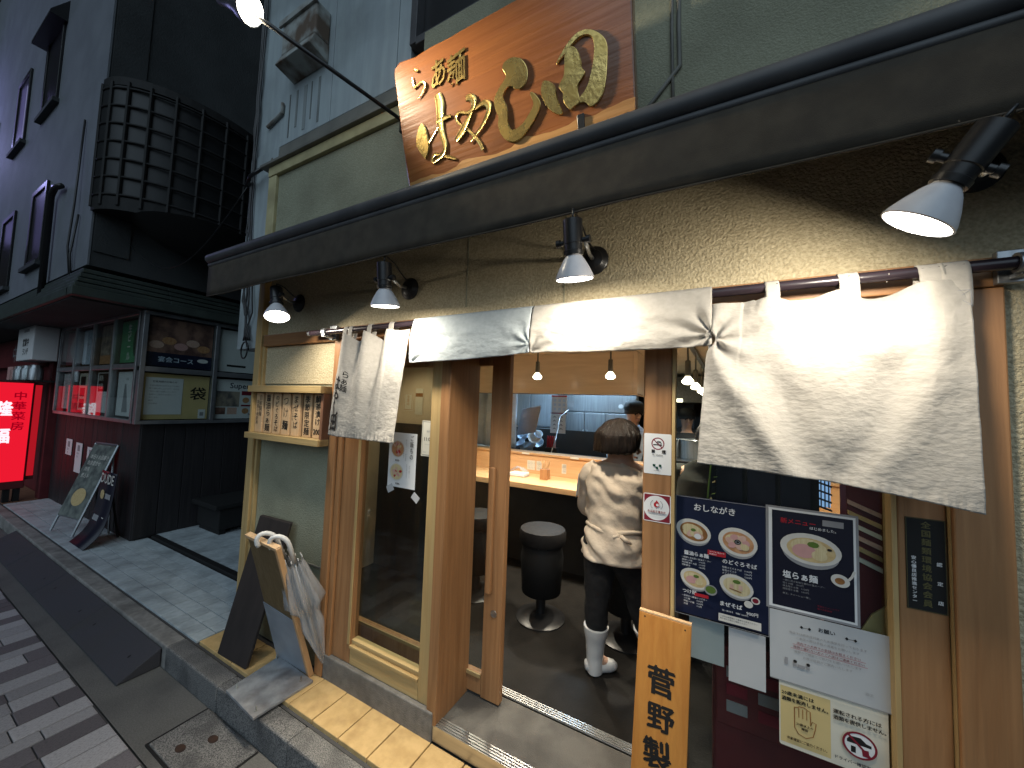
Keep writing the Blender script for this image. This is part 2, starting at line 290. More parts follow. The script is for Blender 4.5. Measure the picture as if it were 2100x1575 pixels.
# ------------------------------------------------------------------ lettering and flat print
_gc = {}
def glyphs(s, bold=0.0, res=2):
    k = (s, bold, res)
    if k not in _gc:
        cu = bpy.data.curves.new('t', 'FONT'); cu.body = s; cu.size = 1; cu.resolution_u = res; cu.offset = bold
        ob = bpy.data.objects.new('t', cu); me = bpy.data.meshes.new_from_object(ob)
        vs = [(v.co.x, v.co.y) for v in me.vertices]; fs = [tuple(p.vertices) for p in me.polygons]
        bpy.data.objects.remove(ob); bpy.data.curves.remove(cu); bpy.data.meshes.remove(me)
        w = max((x for x, y in vs), default=0)
        _gc[k] = (vs, fs, w)
    return _gc[k]
def bolden(b): return [(0, 0)] if b < .008 else [(-b, 0), (b, 0)] if b < .018 else [(-b, -b * .5), (b, -b * .5), (0, b), (0, 0)]
class Print:
    """flat print on a plane: origin o, right vector u, up vector v (world); outward = u x v"""
    def __init__(s, o, u=X, v=Z, off=0.0012, step=0.00016, fn=None):
        s.o, s.u, s.v = Vector(o), Vector(u).normalized(), Vector(v).normalized(); s.n = s.u.cross(s.v)
        s.h, s.step, s.mb, s.mats, s.fn = off, step, MB(), [], fn
    def mi(s, m):
        if m not in s.mats: s.mats.append(m)
        return s.mats.index(m)
    def put(s, pts, fs, m):
        s.mb.add([(s.fn(a, b, s.h) if s.fn else s.o + s.u * a + s.v * b + s.n * s.h) for a, b in pts], fs, s.mi(m)); s.h += s.step
        return s
    def rect(s, a0, b0, a1, b1, m): return s.put([(a0, b0), (a1, b0), (a1, b1), (a0, b1)], [(0, 1, 2, 3)], m)
    def poly(s, pts, m): return s.put(pts, [tuple(range(len(pts)))], m)
    def ell(s, a, b, ra, rb, m, n=28, rot=0.0):
        c, q = math.cos(rot), math.sin(rot)
        P = [(ra * math.cos(6.28318 * k / n), rb * math.sin(6.28318 * k / n)) for k in range(n)]
        return s.poly([(a + x * c - y * q, b + x * q + y * c) for x, y in P], m)
    def ring(s, a, b, ra, rb, w, m, n=32):
        P = [(a + ra * math.cos(6.28318 * k / n), b + rb * math.sin(6.28318 * k / n)) for k in range(n)]
        Q = [(a + (ra - w) * math.cos(6.28318 * k / n), b + (rb - w) * math.sin(6.28318 * k / n)) for k in range(n)]
        return s.put(P + Q, [(k, (k + 1) % n, n + (k + 1) % n, n + k) for k in range(n)], m)
    def frame(s, a0, b0, a1, b1, w, m):
        return s.put([(a0, b0), (a1, b0), (a1, b1), (a0, b1), (a0 + w, b0 + w), (a1 - w, b0 + w), (a1 - w, b1 - w), (a0 + w, b1 - w)],
                     [(0, 1, 5, 4), (1, 2, 6, 5), (2, 3, 7, 6), (3, 0, 4, 7)], m)
    def line(s, pts, w, m):
        """stroke of half-widths w (number or list) through pts"""
        n = len(pts); ww = w if isinstance(w, (list, tuple)) else [w] * n; L = []; Rr = []
        for i, (a, b) in enumerate(pts):
            p, q = pts[max(i - 1, 0)], pts[min(i + 1, n - 1)]; d = math.hypot(q[0] - p[0], q[1] - p[1]) or 1
            nx, ny = -(q[1] - p[1]) / d, (q[0] - p[0]) / d
            L.append((a + nx * ww[i], b + ny * ww[i])); Rr.append((a - nx * ww[i], b - ny * ww[i]))
        return s.put(L + Rr, [(i, i + 1, n + i + 1, n + i) for i in range(n - 1)], m)
    def text(s, t, a, b, size, m, bold=0.0, align='l', sx=1.0, rot=0.0, maxw=None, res=2):
        vs, fs, w = glyphs(t, 0.0, res)
        if maxw and w * size * sx > maxw: sx = maxw / (w * size)
        k = {'l': 0, 'c': w / 2, 'r': w}[align]; c, q = math.cos(rot), math.sin(rot)
        for ox, oy in bolden(bold):
            P = [((x - k + ox) * size * sx, (y + oy) * size) for x, y in vs]
            s.put([(a + x * c - y * q, b + x * q + y * c) for x, y in P], fs, m)
        return s
    def vtext(s, t, a, b, size, m, bold=0.0, pitch=1.0, sx=1.0, skew=0.0, R=None):
        """vertical writing, centred on a, first character's top at b"""
        for i, ch in enumerate(t):
            vs, fs, w = glyphs(ch, 0.0)
            cx = 0.5 if ord(ch) > 255 else w / 2
            j = (R.uniform(-.05, .05), R.uniform(-.12, .12), R.uniform(.9, 1.1)) if R else (0, 0, 1)
            c, q = math.cos(j[1]), math.sin(j[1])
            h0 = s.h
            for ox, oy in bolden(bold):
                P = []
                for x, y in vs:
                    x2, y2 = (x - cx + ox) * j[2], (y - 0.38 + oy) * j[2]
                    P.append((a + (x2 * c - y2 * q + j[0] + skew * y2) * size * sx, b + (-0.5 - i * pitch + x2 * q + y2 * c) * size))
                s.put(P, fs, m)
            h1 = s.h; s.h = h0
        s.h = h1
        return s
    def build(s, parent, name='print'): return s.mb.build(name, s.mats, parent)
def sheet(name, lab, cat, o, w, h, mat, u=X, v=Z, thick=0.0008, parent=None, group=None, corner=0.0, curl=0.0):
    """a thin sheet whose lower-left corner is o; returns the thing and a Print on its face"""
    o, u, v = Vector(o), Vector(u).normalized(), Vector(v).normalized(); n = u.cross(v)
    t = thing(name, lab, cat, o, group)
    mb = MB()
    if corner:
        pts = []
        for (cx, cy, a0) in ((w - corner, corner, -90), (w - corner, h - corner, 0), (corner, h - corner, 90), (corner, corner, 180)):
            for k in range(5):
                a = math.radians(a0 + 22.5 * k); pts.append(o + u * (cx + corner * math.cos(a)) + v * (cy + corner * math.sin(a)))
        mb.prism(pts, n * thick)
    else: mb.obox(o, u * w, v * h, n * thick)
    mb.build('paper' if cat in ('poster', 'notice', 'sticker', 'label') else 'board', mat, t)
    return t, Print(o, u, v, off=thick + 0.0003)
def ramen(p, a, b, r, soup, style=0, tilt=-0.25, k=0.72):
    """a bowl of noodles seen at an angle, as printed in a menu"""
    p.ell(a, b - r * 0.16, r * 0.93, r * k * 0.98, 'grey', rot=tilt); p.ell(a, b, r, r * k, 'bowl', rot=tilt); p.ell(a + r * 0.02, b - r * .03, r * 0.8, r * k * 0.76, soup, rot=tilt)
    q = random.Random(int(abs(a * 1000) + abs(b * 777)))
    p.ell(a - r * .05, b + r * .05, r * .6, r * .36, 'noodle', rot=tilt, n=14)
    if style == 0:
        for i in range(4): p.ell(a - r * .3 + i * r * .2, b - r * .1 - i * r * .04, r * .3, r * .2, 'pork' if i % 2 else 'noodle', n=12, rot=q.uniform(-.6, .6))
        p.ell(a + r * .25, b - r * .28, r * .2, r * .17, 'white', n=14); p.ell(a, b + r * .08, r * .15, r * .1, 'herb', n=9)
    elif style == 1:
        for i in range(6): p.ell(a + math.cos(i) * r * .42, b + math.sin(i) * r * .28, r * .22, r * .17, 'pork' if i % 2 else 'pink', n=11, rot=q.uniform(-.8, .8))
        p.ell(a, b, r * .17, r * .15, 'matt', n=14); p.ring(a, b, r * .11, r * .1, r * .03, 'grey', 14); p.ell(a + r * .36, b - r * .24, r * .22, r * .19, 'noodle', n=14)
    elif style == 2:
        p.ell(a - r * .2, b - r * .1, r * .4, r * .28, 'pink', n=16); p.ell(a + r * .3, b - r * .2, r * .26, r * .2, 'noodle', n=14); p.ell(a + r * .1, b + r * .2, r * .2, r * .12, 'herb', n=8)
    else:
        for i in range(3): p.rect(a - r * .38 + i * r * .26, b - r * .22, a - r * .16 + i * r * .26, b + r * .1, 'pork' if i != 1 else 'noodle')
        p.ell(a + r * .02, b + r * .3, r * .24, r * .13, 'herb', n=9); p.line([(a - r * .4, b - r * .2), (a + r * .3, b - r * .34)], r * .03, 'soup_a')

# ================================================================== ground
ground = MB().add([(-160, -160, -0.03), (160, -160, -0.03), (160, 160, -0.03), (-160, 160, -0.03)], [(0, 1, 2, 3)]).build('ground', 'asphalt', kind='structure')
street = setting('street', (-3, 0.2, 0))
MB().add([(-30, 0.755, 0), (9, 0.755, 0), (9, 1.032, 0), (-30, 1.032, 0)], [(0, 1, 2, 3)]).build('gutter', 'asphalt', street)
MB().add([(-30, -3.2, -0.008), (9, -3.2, -0.008), (9, 0.755, -0.008), (-30, 0.755, -0.008)], [(0, 1, 2, 3)]).build('mortar_bed', 'grout', street)
# setts: courses across the street, joints left open over the mortar bed
unit = {}
for key in 'ab':
    mb = MB().box(-.5, .5, -.5, .5, -1, 0)
    for c in range(3):
        o = mb.build('paving_stone', 'paver_' + key); bm = bmesh.new(); bm.from_mesh(o.data)
        bmesh.ops.bevel(bm, geom=[e for e in bm.edges if e.verts[0].co.z > -0.1 and e.verts[1].co.z > -0.1], offset=0.03, segments=1, affect='EDGES')
        bm.to_mesh(o.data); bm.free(); unit[key, c] = o.data; bpy.data.objects.remove(o)
setts = []
x = -1.55
while x > -13:
    w = R.choice((0.09, 0.105, 0.12, 0.14)); y = 0.752 - R.choice((0, 0, 0.004))
    near = x > -6
    while y > (-0.55 if near else -0.2):
        ln = R.choice((0.09, 0.13, 0.17, 0.21, 0.25)); setts.append((x - w / 2, y - ln / 2, w - 0.006, ln - 0.006)); y -= ln
    x -= w
setts.sort(key=lambda s: (s[0]) ** 2 + (s[1]) ** 2 * 1.5 + 1.5)
def sett_obj(s, parent, i):
    k = 'a' if R.random() < 0.52 else 'b'
    o = bpy.data.objects.new('paving_stone', unit[k, i % 3]); COL.objects.link(o); o.parent = parent
    o.location = Vector((s[0], s[1], R.uniform(-0.002, 0.001))) - parent.location; o.scale = (s[2], s[3], 0.03)
    o.rotation_euler = (R.uniform(-.006, .006), R.uniform(-.006, .006), 0)
for i, s in enumerate(setts[:298]): sett_obj(s, street, i)
mb = MB()
for s in setts[298:]: mb.box(s[0] - s[2] / 2, s[0] + s[2] / 2, s[1] - s[3] / 2, s[1] + s[3] / 2, -0.03, R.uniform(-0.003, 0.001), 0 if R.random() < .52 else 1)
mb.build('paving_stones_far', ['paver_a', 'paver_b'], street, kind='stuff')

kerb = setting('kerb', (-3, 1.08, 0))
x = 1.4
while x > -14:
    box('kerb_stone', 'granite' if x > -2.4 else 'concrete', kerb, x - 0.598, x, 1.034 + R.uniform(-.002, .002), 1.128, -0.02, 0.126 + R.uniform(-.002, .002), bevel=0.008); x -= 0.6
pav = setting('pavement', (-4, 1.3, 0.1))
MB().box(-14, 1.6, 1.132, 1.9, 0.0, 0.118).build('mortar_bed', 'grout', pav)
for i in range(22):                                              # ochre step tiles along the shop front
    xt = 0.92 - i * 0.18
    if xt - 0.18 < -2.72: break
    box('step_tile', 'tile_y', pav, xt - 0.1745, xt, 1.146, 1.334, 0.1, 0.138 + R.uniform(-.0008, .0008), bevel=0.003)
n = 0
for i in range(52):                                              # small grey forecourt tiles
    xt = -2.70 - i * 0.1
    for j in range(5):
        o = box('forecourt_tile', 'tile_b', pav, xt - 0.0955, xt, 1.142 + j * 0.1, 1.2375 + j * 0.1, 0.1, 0.131 + R.uniform(-.0006, .0006), bevel=0.0015); n += 1
mb = MB()
for i in range(24):
    for j in range(22): mb.box(-2.7 - i * 0.1 - 0.0965, -2.7 - i * .1, 1.70 + j * .1, 1.7965 + j * .1, 0.1, 0.152)
mb.box(-5.04, -2.7, 1.7, 3.9, 0.05, 0.148)
mb.build('passage_tiles', 'tile_b', pav, kind='stuff')
box('threshold_strip', 'matt', pav, -5.0, -2.7, 1.648, 1.698, 0.1, 0.156, bevel=0.003)
box('terracotta_pavement', surf('terracotta', (0.22, 0.10, 0.055), (0.17, 0.075, 0.04), rough=0.7, scale=20), pav, -12.5, -7.92, 1.14, 1.5, 0.1, 0.132)

t = thing('kerb_ramp', 'black rubber kerb ramp wedged against the kerb', 'ramp', (-4, 0.95, 0))
prof = [(0.848, 0.002), (0.848, 0.012), (1.03, 0.108), (1.03, 0.002)]
for k in range(4):
    xa = -2.84 - k * 0.9
    MB().prism([(xa, y, z) for y, z in prof], (-0.897, 0, 0)).build('ramp_segment', 'rubber', t, bevel=0.005)
mb = MB()
for k in range(4):
    for dx in (0.15, 0.75): mb.lathe((-2.84 - k * .9 - dx, 0.94, 0.0545), V(0, -0.46, 0.88), [(0, 0.014), (0.005, 0.014), (0.006, 0.0)], 10)
mb.build('bolt', 'matt', t)

t = thing('drain_cover', 'square concrete drain cover with two oval finger holes', 'drain cover', (-2.0, 0.9, 0))
box('cover_slab', 'granite', t, -2.25, -1.80, 0.80, 1.026, -0.02, 0.006, bevel=0.004)
for cx, cy in ((-2.10, 0.86), (-2.03, 0.955)):
    pts = [(cx + 0.028 * math.cos(a * .3927), cy + 0.018 * math.sin(a * .3927), 0.0065) for a in range(16)]
    MB().prism(pts, (0, 0, 0.0012)).build('finger_hole', surf('rusty_hole', (0.03, 0.018, 0.014), (0.05, 0.025, 0.016), rough=.9, scale=40), t)
mb = MB(); mb.box(-2.262, -2.252, 0.79, 1.028, -.02, .003).box(-1.798, -1.788, 0.79, 1.028, -.02, .003).box(-2.252, -1.798, 0.788, 0.798, -.02, .003)
mb.build('cover_frame', 'matt', t)

# ================================================================== shop building
shop = thing('shop_building', 'narrow ramen shop building with stucco front, cedar frames and white clad upper storey', 'building', (-1.0, 1.4, 0.13))
B = 0.004
# stucco
mb = MB().box(-2.62, -1.862, 1.37, 1.45, 0.13, 1.925); mb.build('stucco_panel', 'stucco_smooth', shop)
box('stucco_panel', 'stucco', shop, -2.60, -1.872, 1.362, 1.3695, 1.69, 1.93)
mb = MB().box(-2.62, -1.863, 1.362, 1.3695, 0.655, 0.663); mb.build('panel_joint', 'flash', shop)
box('stucco_wall', 'stucco', shop, -2.69, 3.2, 1.37, 1.5, 2.012, 2.62)
box('stucco_wall', 'stucco', shop, 0.632, 3.2, 1.371, 1.5, 0.13, 2.008)
# cedar frame
box('corner_post', 'palez', shop, -2.69, -2.622, 1.33, 1.46, 0.13, 2.44, bevel=B)
box('corner_trim', 'palez', shop, -2.619, -2.60, 1.345, 1.369, 0.14, 1.935, bevel=.002)
box('jamb_post', 'woodz', shop, -1.858, -1.80, 1.325, 1.45, 0.14, 1.932, bevel=B)
box('jamb_post', 'woodz', shop, -1.797, -1.762, 1.338, 1.45, 0.14, 1.932, bevel=B)
box('header_beam', 'woodx', shop, -2.598, 0.631, 1.333, 1.46, 1.934, 2.008, bevel=B)
box('lintel', 'woodx', shop, -1.76, 0.524, 1.39, 1.46, 1.86, 1.931, bevel=B)
box('door_head_rail', 'palex', shop, -1.04, 0.5, 1.61, 1.69, 1.885, 1.93, bevel=B)
box('door_head_soffit', 'woodx', shop, -1.04, 0.52, 1.462, 1.60, 1.905, 1.93)
box('entrance_post', 'woodz', shop, -1.098, -1.045, 1.34, 1.585, 0.2, 1.90, bevel=B)
box('entrance_post', 'woodz', shop, -0.222, -0.137, 1.46, 1.585, 0.2, 1.90, bevel=B)
box('right_post', 'woodz', shop, 0.528, 0.629, 1.335, 1.46, 0.2, 1.932, bevel=B)
# concrete and sills
box('concrete_base', 'base', shop, -1.80, -1.06, 1.332, 1.46, 0.13, 0.255, bevel=0.006)
box('door_step', 'step', shop, -1.058, 0.9, 1.36, 1.642, 0.12, 0.2, bevel=0.005)
box('concrete_base', 'base', shop, 0.53, 1.6, 1.337, 1.37, 0.138, 0.42, bevel=0.005)
def ribbed(x0, x1, y0, y1, z, n, parent, name):
    mb = MB().box(x0, x1, y0, y1, z, z + 0.004)
    d = (y1 - y0) / n
    for k in range(n): mb.box(x0, x1, y0 + d * k + d * .18, y0 + d * k + d * .72, z + 0.0045, z + 0.009)
    return mb.build(name, 'alu', parent)
ribbed(-1.058, 0.9, 1.344, 1.392, 0.2, 4, shop, 'step_nosing')
ribbed(-1.03, 0.9, 1.645, 1.692, 0.199, 4, shop, 'door_track')
mb = MB().box(-1.058, 0.9, 1.3405, 1.3435, 0.14, 0.206); mb.build('step_nosing', 'alu', shop)
# fixed sash left of the door
s1 = MB().box(-1.76, -1.622, 1.352, 1.40, 0.256, 1.858).build('sash_stile', 'woodz', shop, bevel=B)
MB().box(-1.163, -1.10, 1.352, 1.40, 0.256, 1.858).build('sash_stile', 'palez', shop, bevel=B)
MB().box(-1.622, -1.163, 1.352, 1.40, 0.256, 0.335).build('sash_rail', 'palex', shop, bevel=B)
MB().box(-1.622, -1.163, 1.345, 1.40, 0.336, 0.352).box(-1.622, -1.163, 1.36, 1.40, 0.3525, 0.374).build('sash_sill', 'palex', shop, bevel=.003)
MB().box(-1.640, -1.622, 1.346, 1.3518, 0.352, 1.858).build('glazing_bead', 'palez', shop, bevel=.002)
box('glass_pane', 'glass', shop, -1.622, -1.163, 1.378, 1.382, 0.374, 1.858)
# right fixed sash
box('sash_stile', 'woodz', shop, -0.205, -0.116, 1.365, 1.41, 0.21, 1.858, bevel=B)
MB().box(-0.115, -0.104, 1.36, 1.41, 0.21, 1.828).build('glazing_bead', 'palez', shop, bevel=.002)
box('sash_stile', 'woodz', shop, 0.434, 0.526, 1.36, 1.41, 0.21, 1.828, bevel=B)
MB().box(0.421, 0.433, 1.355, 1.41, 0.21, 1.828).build('glazing_bead', 'palez', shop, bevel=.002)
MB().box(0.5265, 0.5275, 1.345, 1.41, 0.21, 1.828).build('glazing_bead', 'palez', shop)
box('sash_rail', 'woodx', shop, -0.103, 0.42, 1.365, 1.41, 0.21, 0.36, bevel=B)
box('glass_pane', 'glass', shop, -0.103, 0.42, 1.39, 1.394, 0.36, 1.858)
# sliding door, pushed open behind the fixed sash
d = MB().box(-1.96, -0.965, 1.572, 1.605, 0.215, 0.31).box(-1.96, -1.88, 1.572, 1.605, 0.31, 1.90).box(-1.88, -0.965, 1.572, 1.605, 1.80, 1.90)
door = d.build('sliding_door', 'woodz', shop, bevel=B)
def sub(name, mat, parent, mb, **k): return mb.build(name, mat, parent, **k)
sub('door_stile', 'woodz', door, MB().box(-0.964, -0.862, 1.57, 1.607, 0.208, 1.90), bevel=B)
sub('door_handle', 'woodz', door, MB().box(-0.950, -0.917, 1.545, 1.5695, 0.70, 1.30), bevel=0.009, seg=3)
sub('door_lock', 'alu', door, MB().lathe((-0.905, 1.5695, 0.61), -Y, [(0, 0.017), (0.004, 0.016), (0.004, 0.009), (0.002, 0.0)], 18), smooth=True, autosmooth=True)
sub('door_pane', 'glass', door, MB().box(-1.88, -0.965, 1.586, 1.59, 0.31, 1.80))
sub('bottom_bead', 'palex', door, MB().box(-1.88, -0.966, 1.564, 1.5715, 0.295, 0.312))
# upper storey
box('fascia_panel', 'stucco_smooth', shop, -2.636, -1.35, 1.375, 1.46, 2.622, 3.135)
box('fascia_post', 'cream', shop, -2.73, -2.638, 1.355, 1.46, 2.46, 3.135, bevel=B)
box('fascia_trim', 'cream', shop, -2.73, -1.35, 1.35, 1.46, 3.137, 3.205, bevel=B)
box('drip_edge', 'flash', shop, -2.80, -1.35, 1.325, 1.46, 3.207, 3.228, bevel=.003)
box('fascia_panel', 'stucco_smooth', shop, -1.346, 3.2, 1.372, 1.46, 2.622, 3.572)
MB().prism([(-2.83, 1.40, 3.23), (-2.83, 1.415, 3.40), (-2.83, 1.46, 3.40), (-2.83, 1.46, 3.23)], (1.48, 0, 0)).build('flashing', 'flash', shop)
for xa, xb in ((-3.10, -2.194), (-2.188, -1.603), (-1.597, -1.49)):
    box('cladding_panel', 'clad', shop, xa, xb, 1.42, 1.46, 3.41, 6.4, bevel=.003)
box('cladding_panel', 'clad', shop, -3.10, -2.80, 1.41, 1.45, 1.945, 3.405, bevel=.003)
box('cladding_panel', 'clad', shop, -2.797, -2.732, 1.405, 1.45, 1.945, 3.40, bevel=.003)
MB().box(-3.10, -2.69, 1.452, 7, 1.945, 6.4).build('side_wall', 'clad', shop)
MB().box(-2.69, -2.62, 1.462, 7, 0.13, 1.944).build('side_wall', 'nb_side', shop)
w = MB().box(-1.486, -1.44, 1.40, 1.5, 3.59, 4.9).box(-1.44, 0.3, 1.40, 1.5, 3.575, 3.62).box(0.255, 0.3, 1.40, 1.5, 3.62, 4.9).build('upper_window', 'tube', shop, bevel=.003)
MB().box(-1.44, 0.255, 1.455, 1.462, 3.62, 4.9).build('window_pane', 'black', w)
MB().box(-0.95, -0.91, 1.42, 1.454, 3.62, 4.9).build('window_mullion', 'black', w)
MB().box(0.302, 3.2, 1.372, 1.5, 3.575, 6.4).box(-1.486, 0.3, 1.46, 1.5, 4.9, 6.4).build('upper_wall', 'stucco_smooth', shop)
MB().box(-3.1, 3.2, 1.5, 7, 6.4, 6.5).build('roof', 'flash', shop)
MB().tube([(-.10, 1.366, 4.2), (-.105, 1.366, 3.0), (-.10, 1.366, 2.84), (-.19, 1.366, 2.74), (-.23, 1.366, 2.70)], .008, 6).build('wall_cable', 'flash', shop, smooth=True)
MB().tube([(-.125, 1.367, 4.2), (-.128, 1.367, 3.0), (-.12, 1.367, 2.64)], .006, 6).build('wall_cable', 'flash', shop, smooth=True)
# stained old seams under the awning line
MB().box(-1.0, -0.995, 1.3675, 1.3698, 2.05, 2.6).box(-0.52, -0.516, 1.3675, 1.3698, 2.012, 2.6).build('stucco_seam', 'stucco_smooth', shop)

# rusty exhaust hood on the cladding
t = thing('exhaust_hood', 'rust streaked square exhaust hood on the white cladding', 'exhaust hood', (-2.45, 1.40, 4.0))
MB().box(-2.62, -2.24, 1.315, 1.419, 3.95, 4.18).build('hood_body', 'rust', t, bevel=.012)
MB().hexa([(-2.62, 1.28, 3.86), (-2.24, 1.28, 3.86), (-2.24, 1.419, 3.83), (-2.62, 1.419, 3.83), (-2.62, 1.315, 3.949), (-2.24, 1.315, 3.949), (-2.24, 1.419, 3.949), (-2.62, 1.419, 3.949)]).build('hood_spout', 'rust', t, bevel=.006)
mb = MB().tube([(-2.72, 1.405, 3.72), (-2.72, 1.405, 3.65), (-2.9, 1.405, 3.60)], .012, 8); mb.build('hood_drain', 'rust', t)
box('hood_lip', 'rust', t, -2.64, -2.22, 1.30, 1.314, 4.16, 4.2)
mb = MB()
for k, xx in enumerate((-2.66, -2.58, -2.49, -2.41, -2.33)): mb.box(xx, xx + .012 + .01 * (k % 3), 1.4175, 1.4195, 3.45 + .05 * (k % 2), 3.77)
mb.build('rust_streak', surf('rust_stain', (0.10, 0.105, 0.10), (0.25, 0.28, 0.28), rough=.8, scale=20, stretch=(1, 1, .15)), t)

# cable bundle down the building's edge
t = thing('cable_bundle', 'bundle of black cables running down the white building edge', 'cables', (-3.04, 1.38, 2.2))
def wob(pts, n=6, a=.012, seed=1):
    q = random.Random(seed); out = []
    for i in range(len(pts) - 1):
        p, r = Vector(pts[i]), Vector(pts[i + 1])
        for k in range(n): out.append(p.lerp(r, k / n) + Vector((q.uniform(-a, a), q.uniform(-a, 0) * .5, 0)))
    return out + [Vector(pts[-1])]
for i, dx in enumerate((0, .014, .03, -.012)):
    MB().tube(wob([(-3.055 + dx, 1.398, 6.2), (-3.05 + dx, 1.398, 4.0), (-3.035 + dx, 1.395, 2.9), (-3.0 + dx * 2, 1.39, 2.3), (-2.9 - dx * 2, 1.385, 2.0)], 9, .01, i), .006, 6).build('cable', 'black', t, smooth=True)
MB().tube([(-2.92 + .045 * math.cos(a * .5) - .01 * a * .1, 1.38, 1.93 + .06 * math.sin(a * .5)) for a in range(14)], .005, 6).build('cable', 'black', t, smooth=True)
MB().tube([(-2.92, 1.395, 2.42), (-2.88, 1.39, 2.2), (-2.95, 1.385, 2.05), (-2.9, 1.385, 1.95)], .005, 6).build('cable', 'black', t, smooth=True)
MB().tube([(-2.83, 1.36, 3.24), (-2.95, 1.34, 3.20), (-3.1, 1.39, 3.20)], .013, 8).build('conduit_arm', 'black', t, smooth=True)
t = thing('slack_cable', 'thin slack cable strung across the dark gap between the buildings', 'cable', (-4, 1.4, 2.8))
MB().tube([(-5.03 + 1.93 * k / 14, 1.3 + .1 * k / 14, 3.05 + .15 * k / 14 - .42 * math.sin(math.pi * k / 14)) for k in range(15)], .004, 6).build('cable', 'black', t, smooth=True)

# ================================================================== awning
t = thing('awning', 'long rolled dark brown canvas awning above the shop lamps', 'awning', (-0.5, 1.05, 2.3))
MB().tube([(-2.705, 1.052, 2.432), (3.2, 1.052, 2.432)], .03, 16).build('roller_tube', 'tube', t, smooth=True, autosmooth=True)
MB().tube([(-2.70, 1.05, 2.392), (3.2, 1.05, 2.392)], .012, 12).build('front_bar', 'tube', t, smooth=True, autosmooth=True)
MB().grid(lambda a, b: V(-2.70 + 5.9 * a, 1.045 + .004 * math.sin(a * 40) * b + .006 * noise.noise(V(a * 14, b * 2, 3)) * b, 2.392 - .192 * b), 90, 5).build('valance', 'awning', t, smooth=True, solid=.003)
MB().tube([(-2.70 + 5.9 * k / 60, 1.045 + .004 * math.sin(k / 60 * 40) + .006 * noise.noise(V(k / 60 * 14, 2, 3)), 2.2) for k in range(61)], .0035, 6).build('valance_hem', 'awning', t, smooth=True)
MB().hexa([(-2.70, 1.06, 2.455), (3.2, 1.06, 2.455), (3.2, 1.368, 2.50), (-2.70, 1.368, 2.50), (-2.70, 1.06, 2.462), (3.2, 1.06, 2.462), (3.2, 1.368, 2.52), (-2.70, 1.368, 2.52)]).build('canopy_cloth', 'awning', t)
for xa in (-2.66, -0.6, 1.5):
    MB().box(xa, xa + .03, 1.07, 1.368, 2.40, 2.44).build('awning_arm', 'tube', t, bevel=.003)

# ================================================================== carved timber sign
SP, SV, SU = V(-1.279, 1.25, 2.607), V(0, -0.249, 0.968).normalized(), V(1, 0, 0); SN = SU.cross(SV)
def onsign(a, b, h=0.0): return SP + SU * a + SV * b + SN * h
t = thing('sign_board', 'thick live-edge timber sign with carved gold calligraphy above the awning', 'sign', SP)
edge = [(0.012, -0.035), (0.004, 0.1), (0.0, 0.274), (-0.002, 0.50), (0.006, 0.527), (0.038, 0.541)]
for k in range(1, 22): edge.append((0.038 + k * 0.0475, 0.532 + 0.007 * noise.noise(V(k * .7, 1, 0))))
edge += [(1.05, 0.52), (1.049, 0.337), (1.05, 0.18), (1.052, 0.03)]
for k in range(26): edge.append((1.035 - k * .04, 0.006 - .018 * k / 25 + 0.013 * noise.noise(V(k * .55, 4, 0))))
MAT['signwood'] = wood('keyaki_board', (0.36, 0.135, 0.042), (0.25, 0.08, 0.024), 'x', rough=0.28, scale=0.42, jitter=0, coat=0.5, grime=((0.11, 0.045, 0.02), 3.0, 0.5))
MAT['bark'] = surf('bark_edge', (0.10, 0.04, 0.018), (0.32, 0.17, 0.07), rough=.7, scale=34, stretch=(.5, 1, 1), bump=(60, .8))
MAT['sapwood'] = wood('sapwood', (0.60, 0.33, 0.12), (0.48, 0.22, 0.07), 'x', rough=0.35, scale=.5, jitter=0, coat=.4)
MB().prism([onsign(a, b, -0.055) for a, b in edge], SN * 0.055).build('sign_plank', 'signwood', t, bevel=.006)
low = [(0.014 + k * .0345, 0.006 - .018 + .018 * k / 30 + .010 * noise.noise(V(k * .6, 9, 0))) for k in range(31)]
up = [(a, b + 0.048 + .018 * noise.noise(V(a * 7, 2, 5)) + .03 * max(0, a - .75)) for a, b in low]
MB().add([onsign(a, b, .0006) for a, b in low] + [onsign(a, b, .0006) for a, b in up], [(i, i + 1, 32 + i, 31 + i) for i in range(30)]).build('sapwood_band', 'sapwood', t)
b2 = [(a, b + 0.016 + .012 * noise.noise(V(a * 11, 5, 5))) for a, b in low]
MB().add([onsign(a, b - .012, .0012) for a, b in low] + [onsign(a, b, .0012) for a, b in b2] + [onsign(a, b - .012, -.05) for a, b in low],
         [(i, i + 1, 32 + i, 31 + i) for i in range(30)] + [(62 + i, 63 + i, i + 1, i) for i in range(30)]).build('bark_edge', 'bark', t, smooth=True)
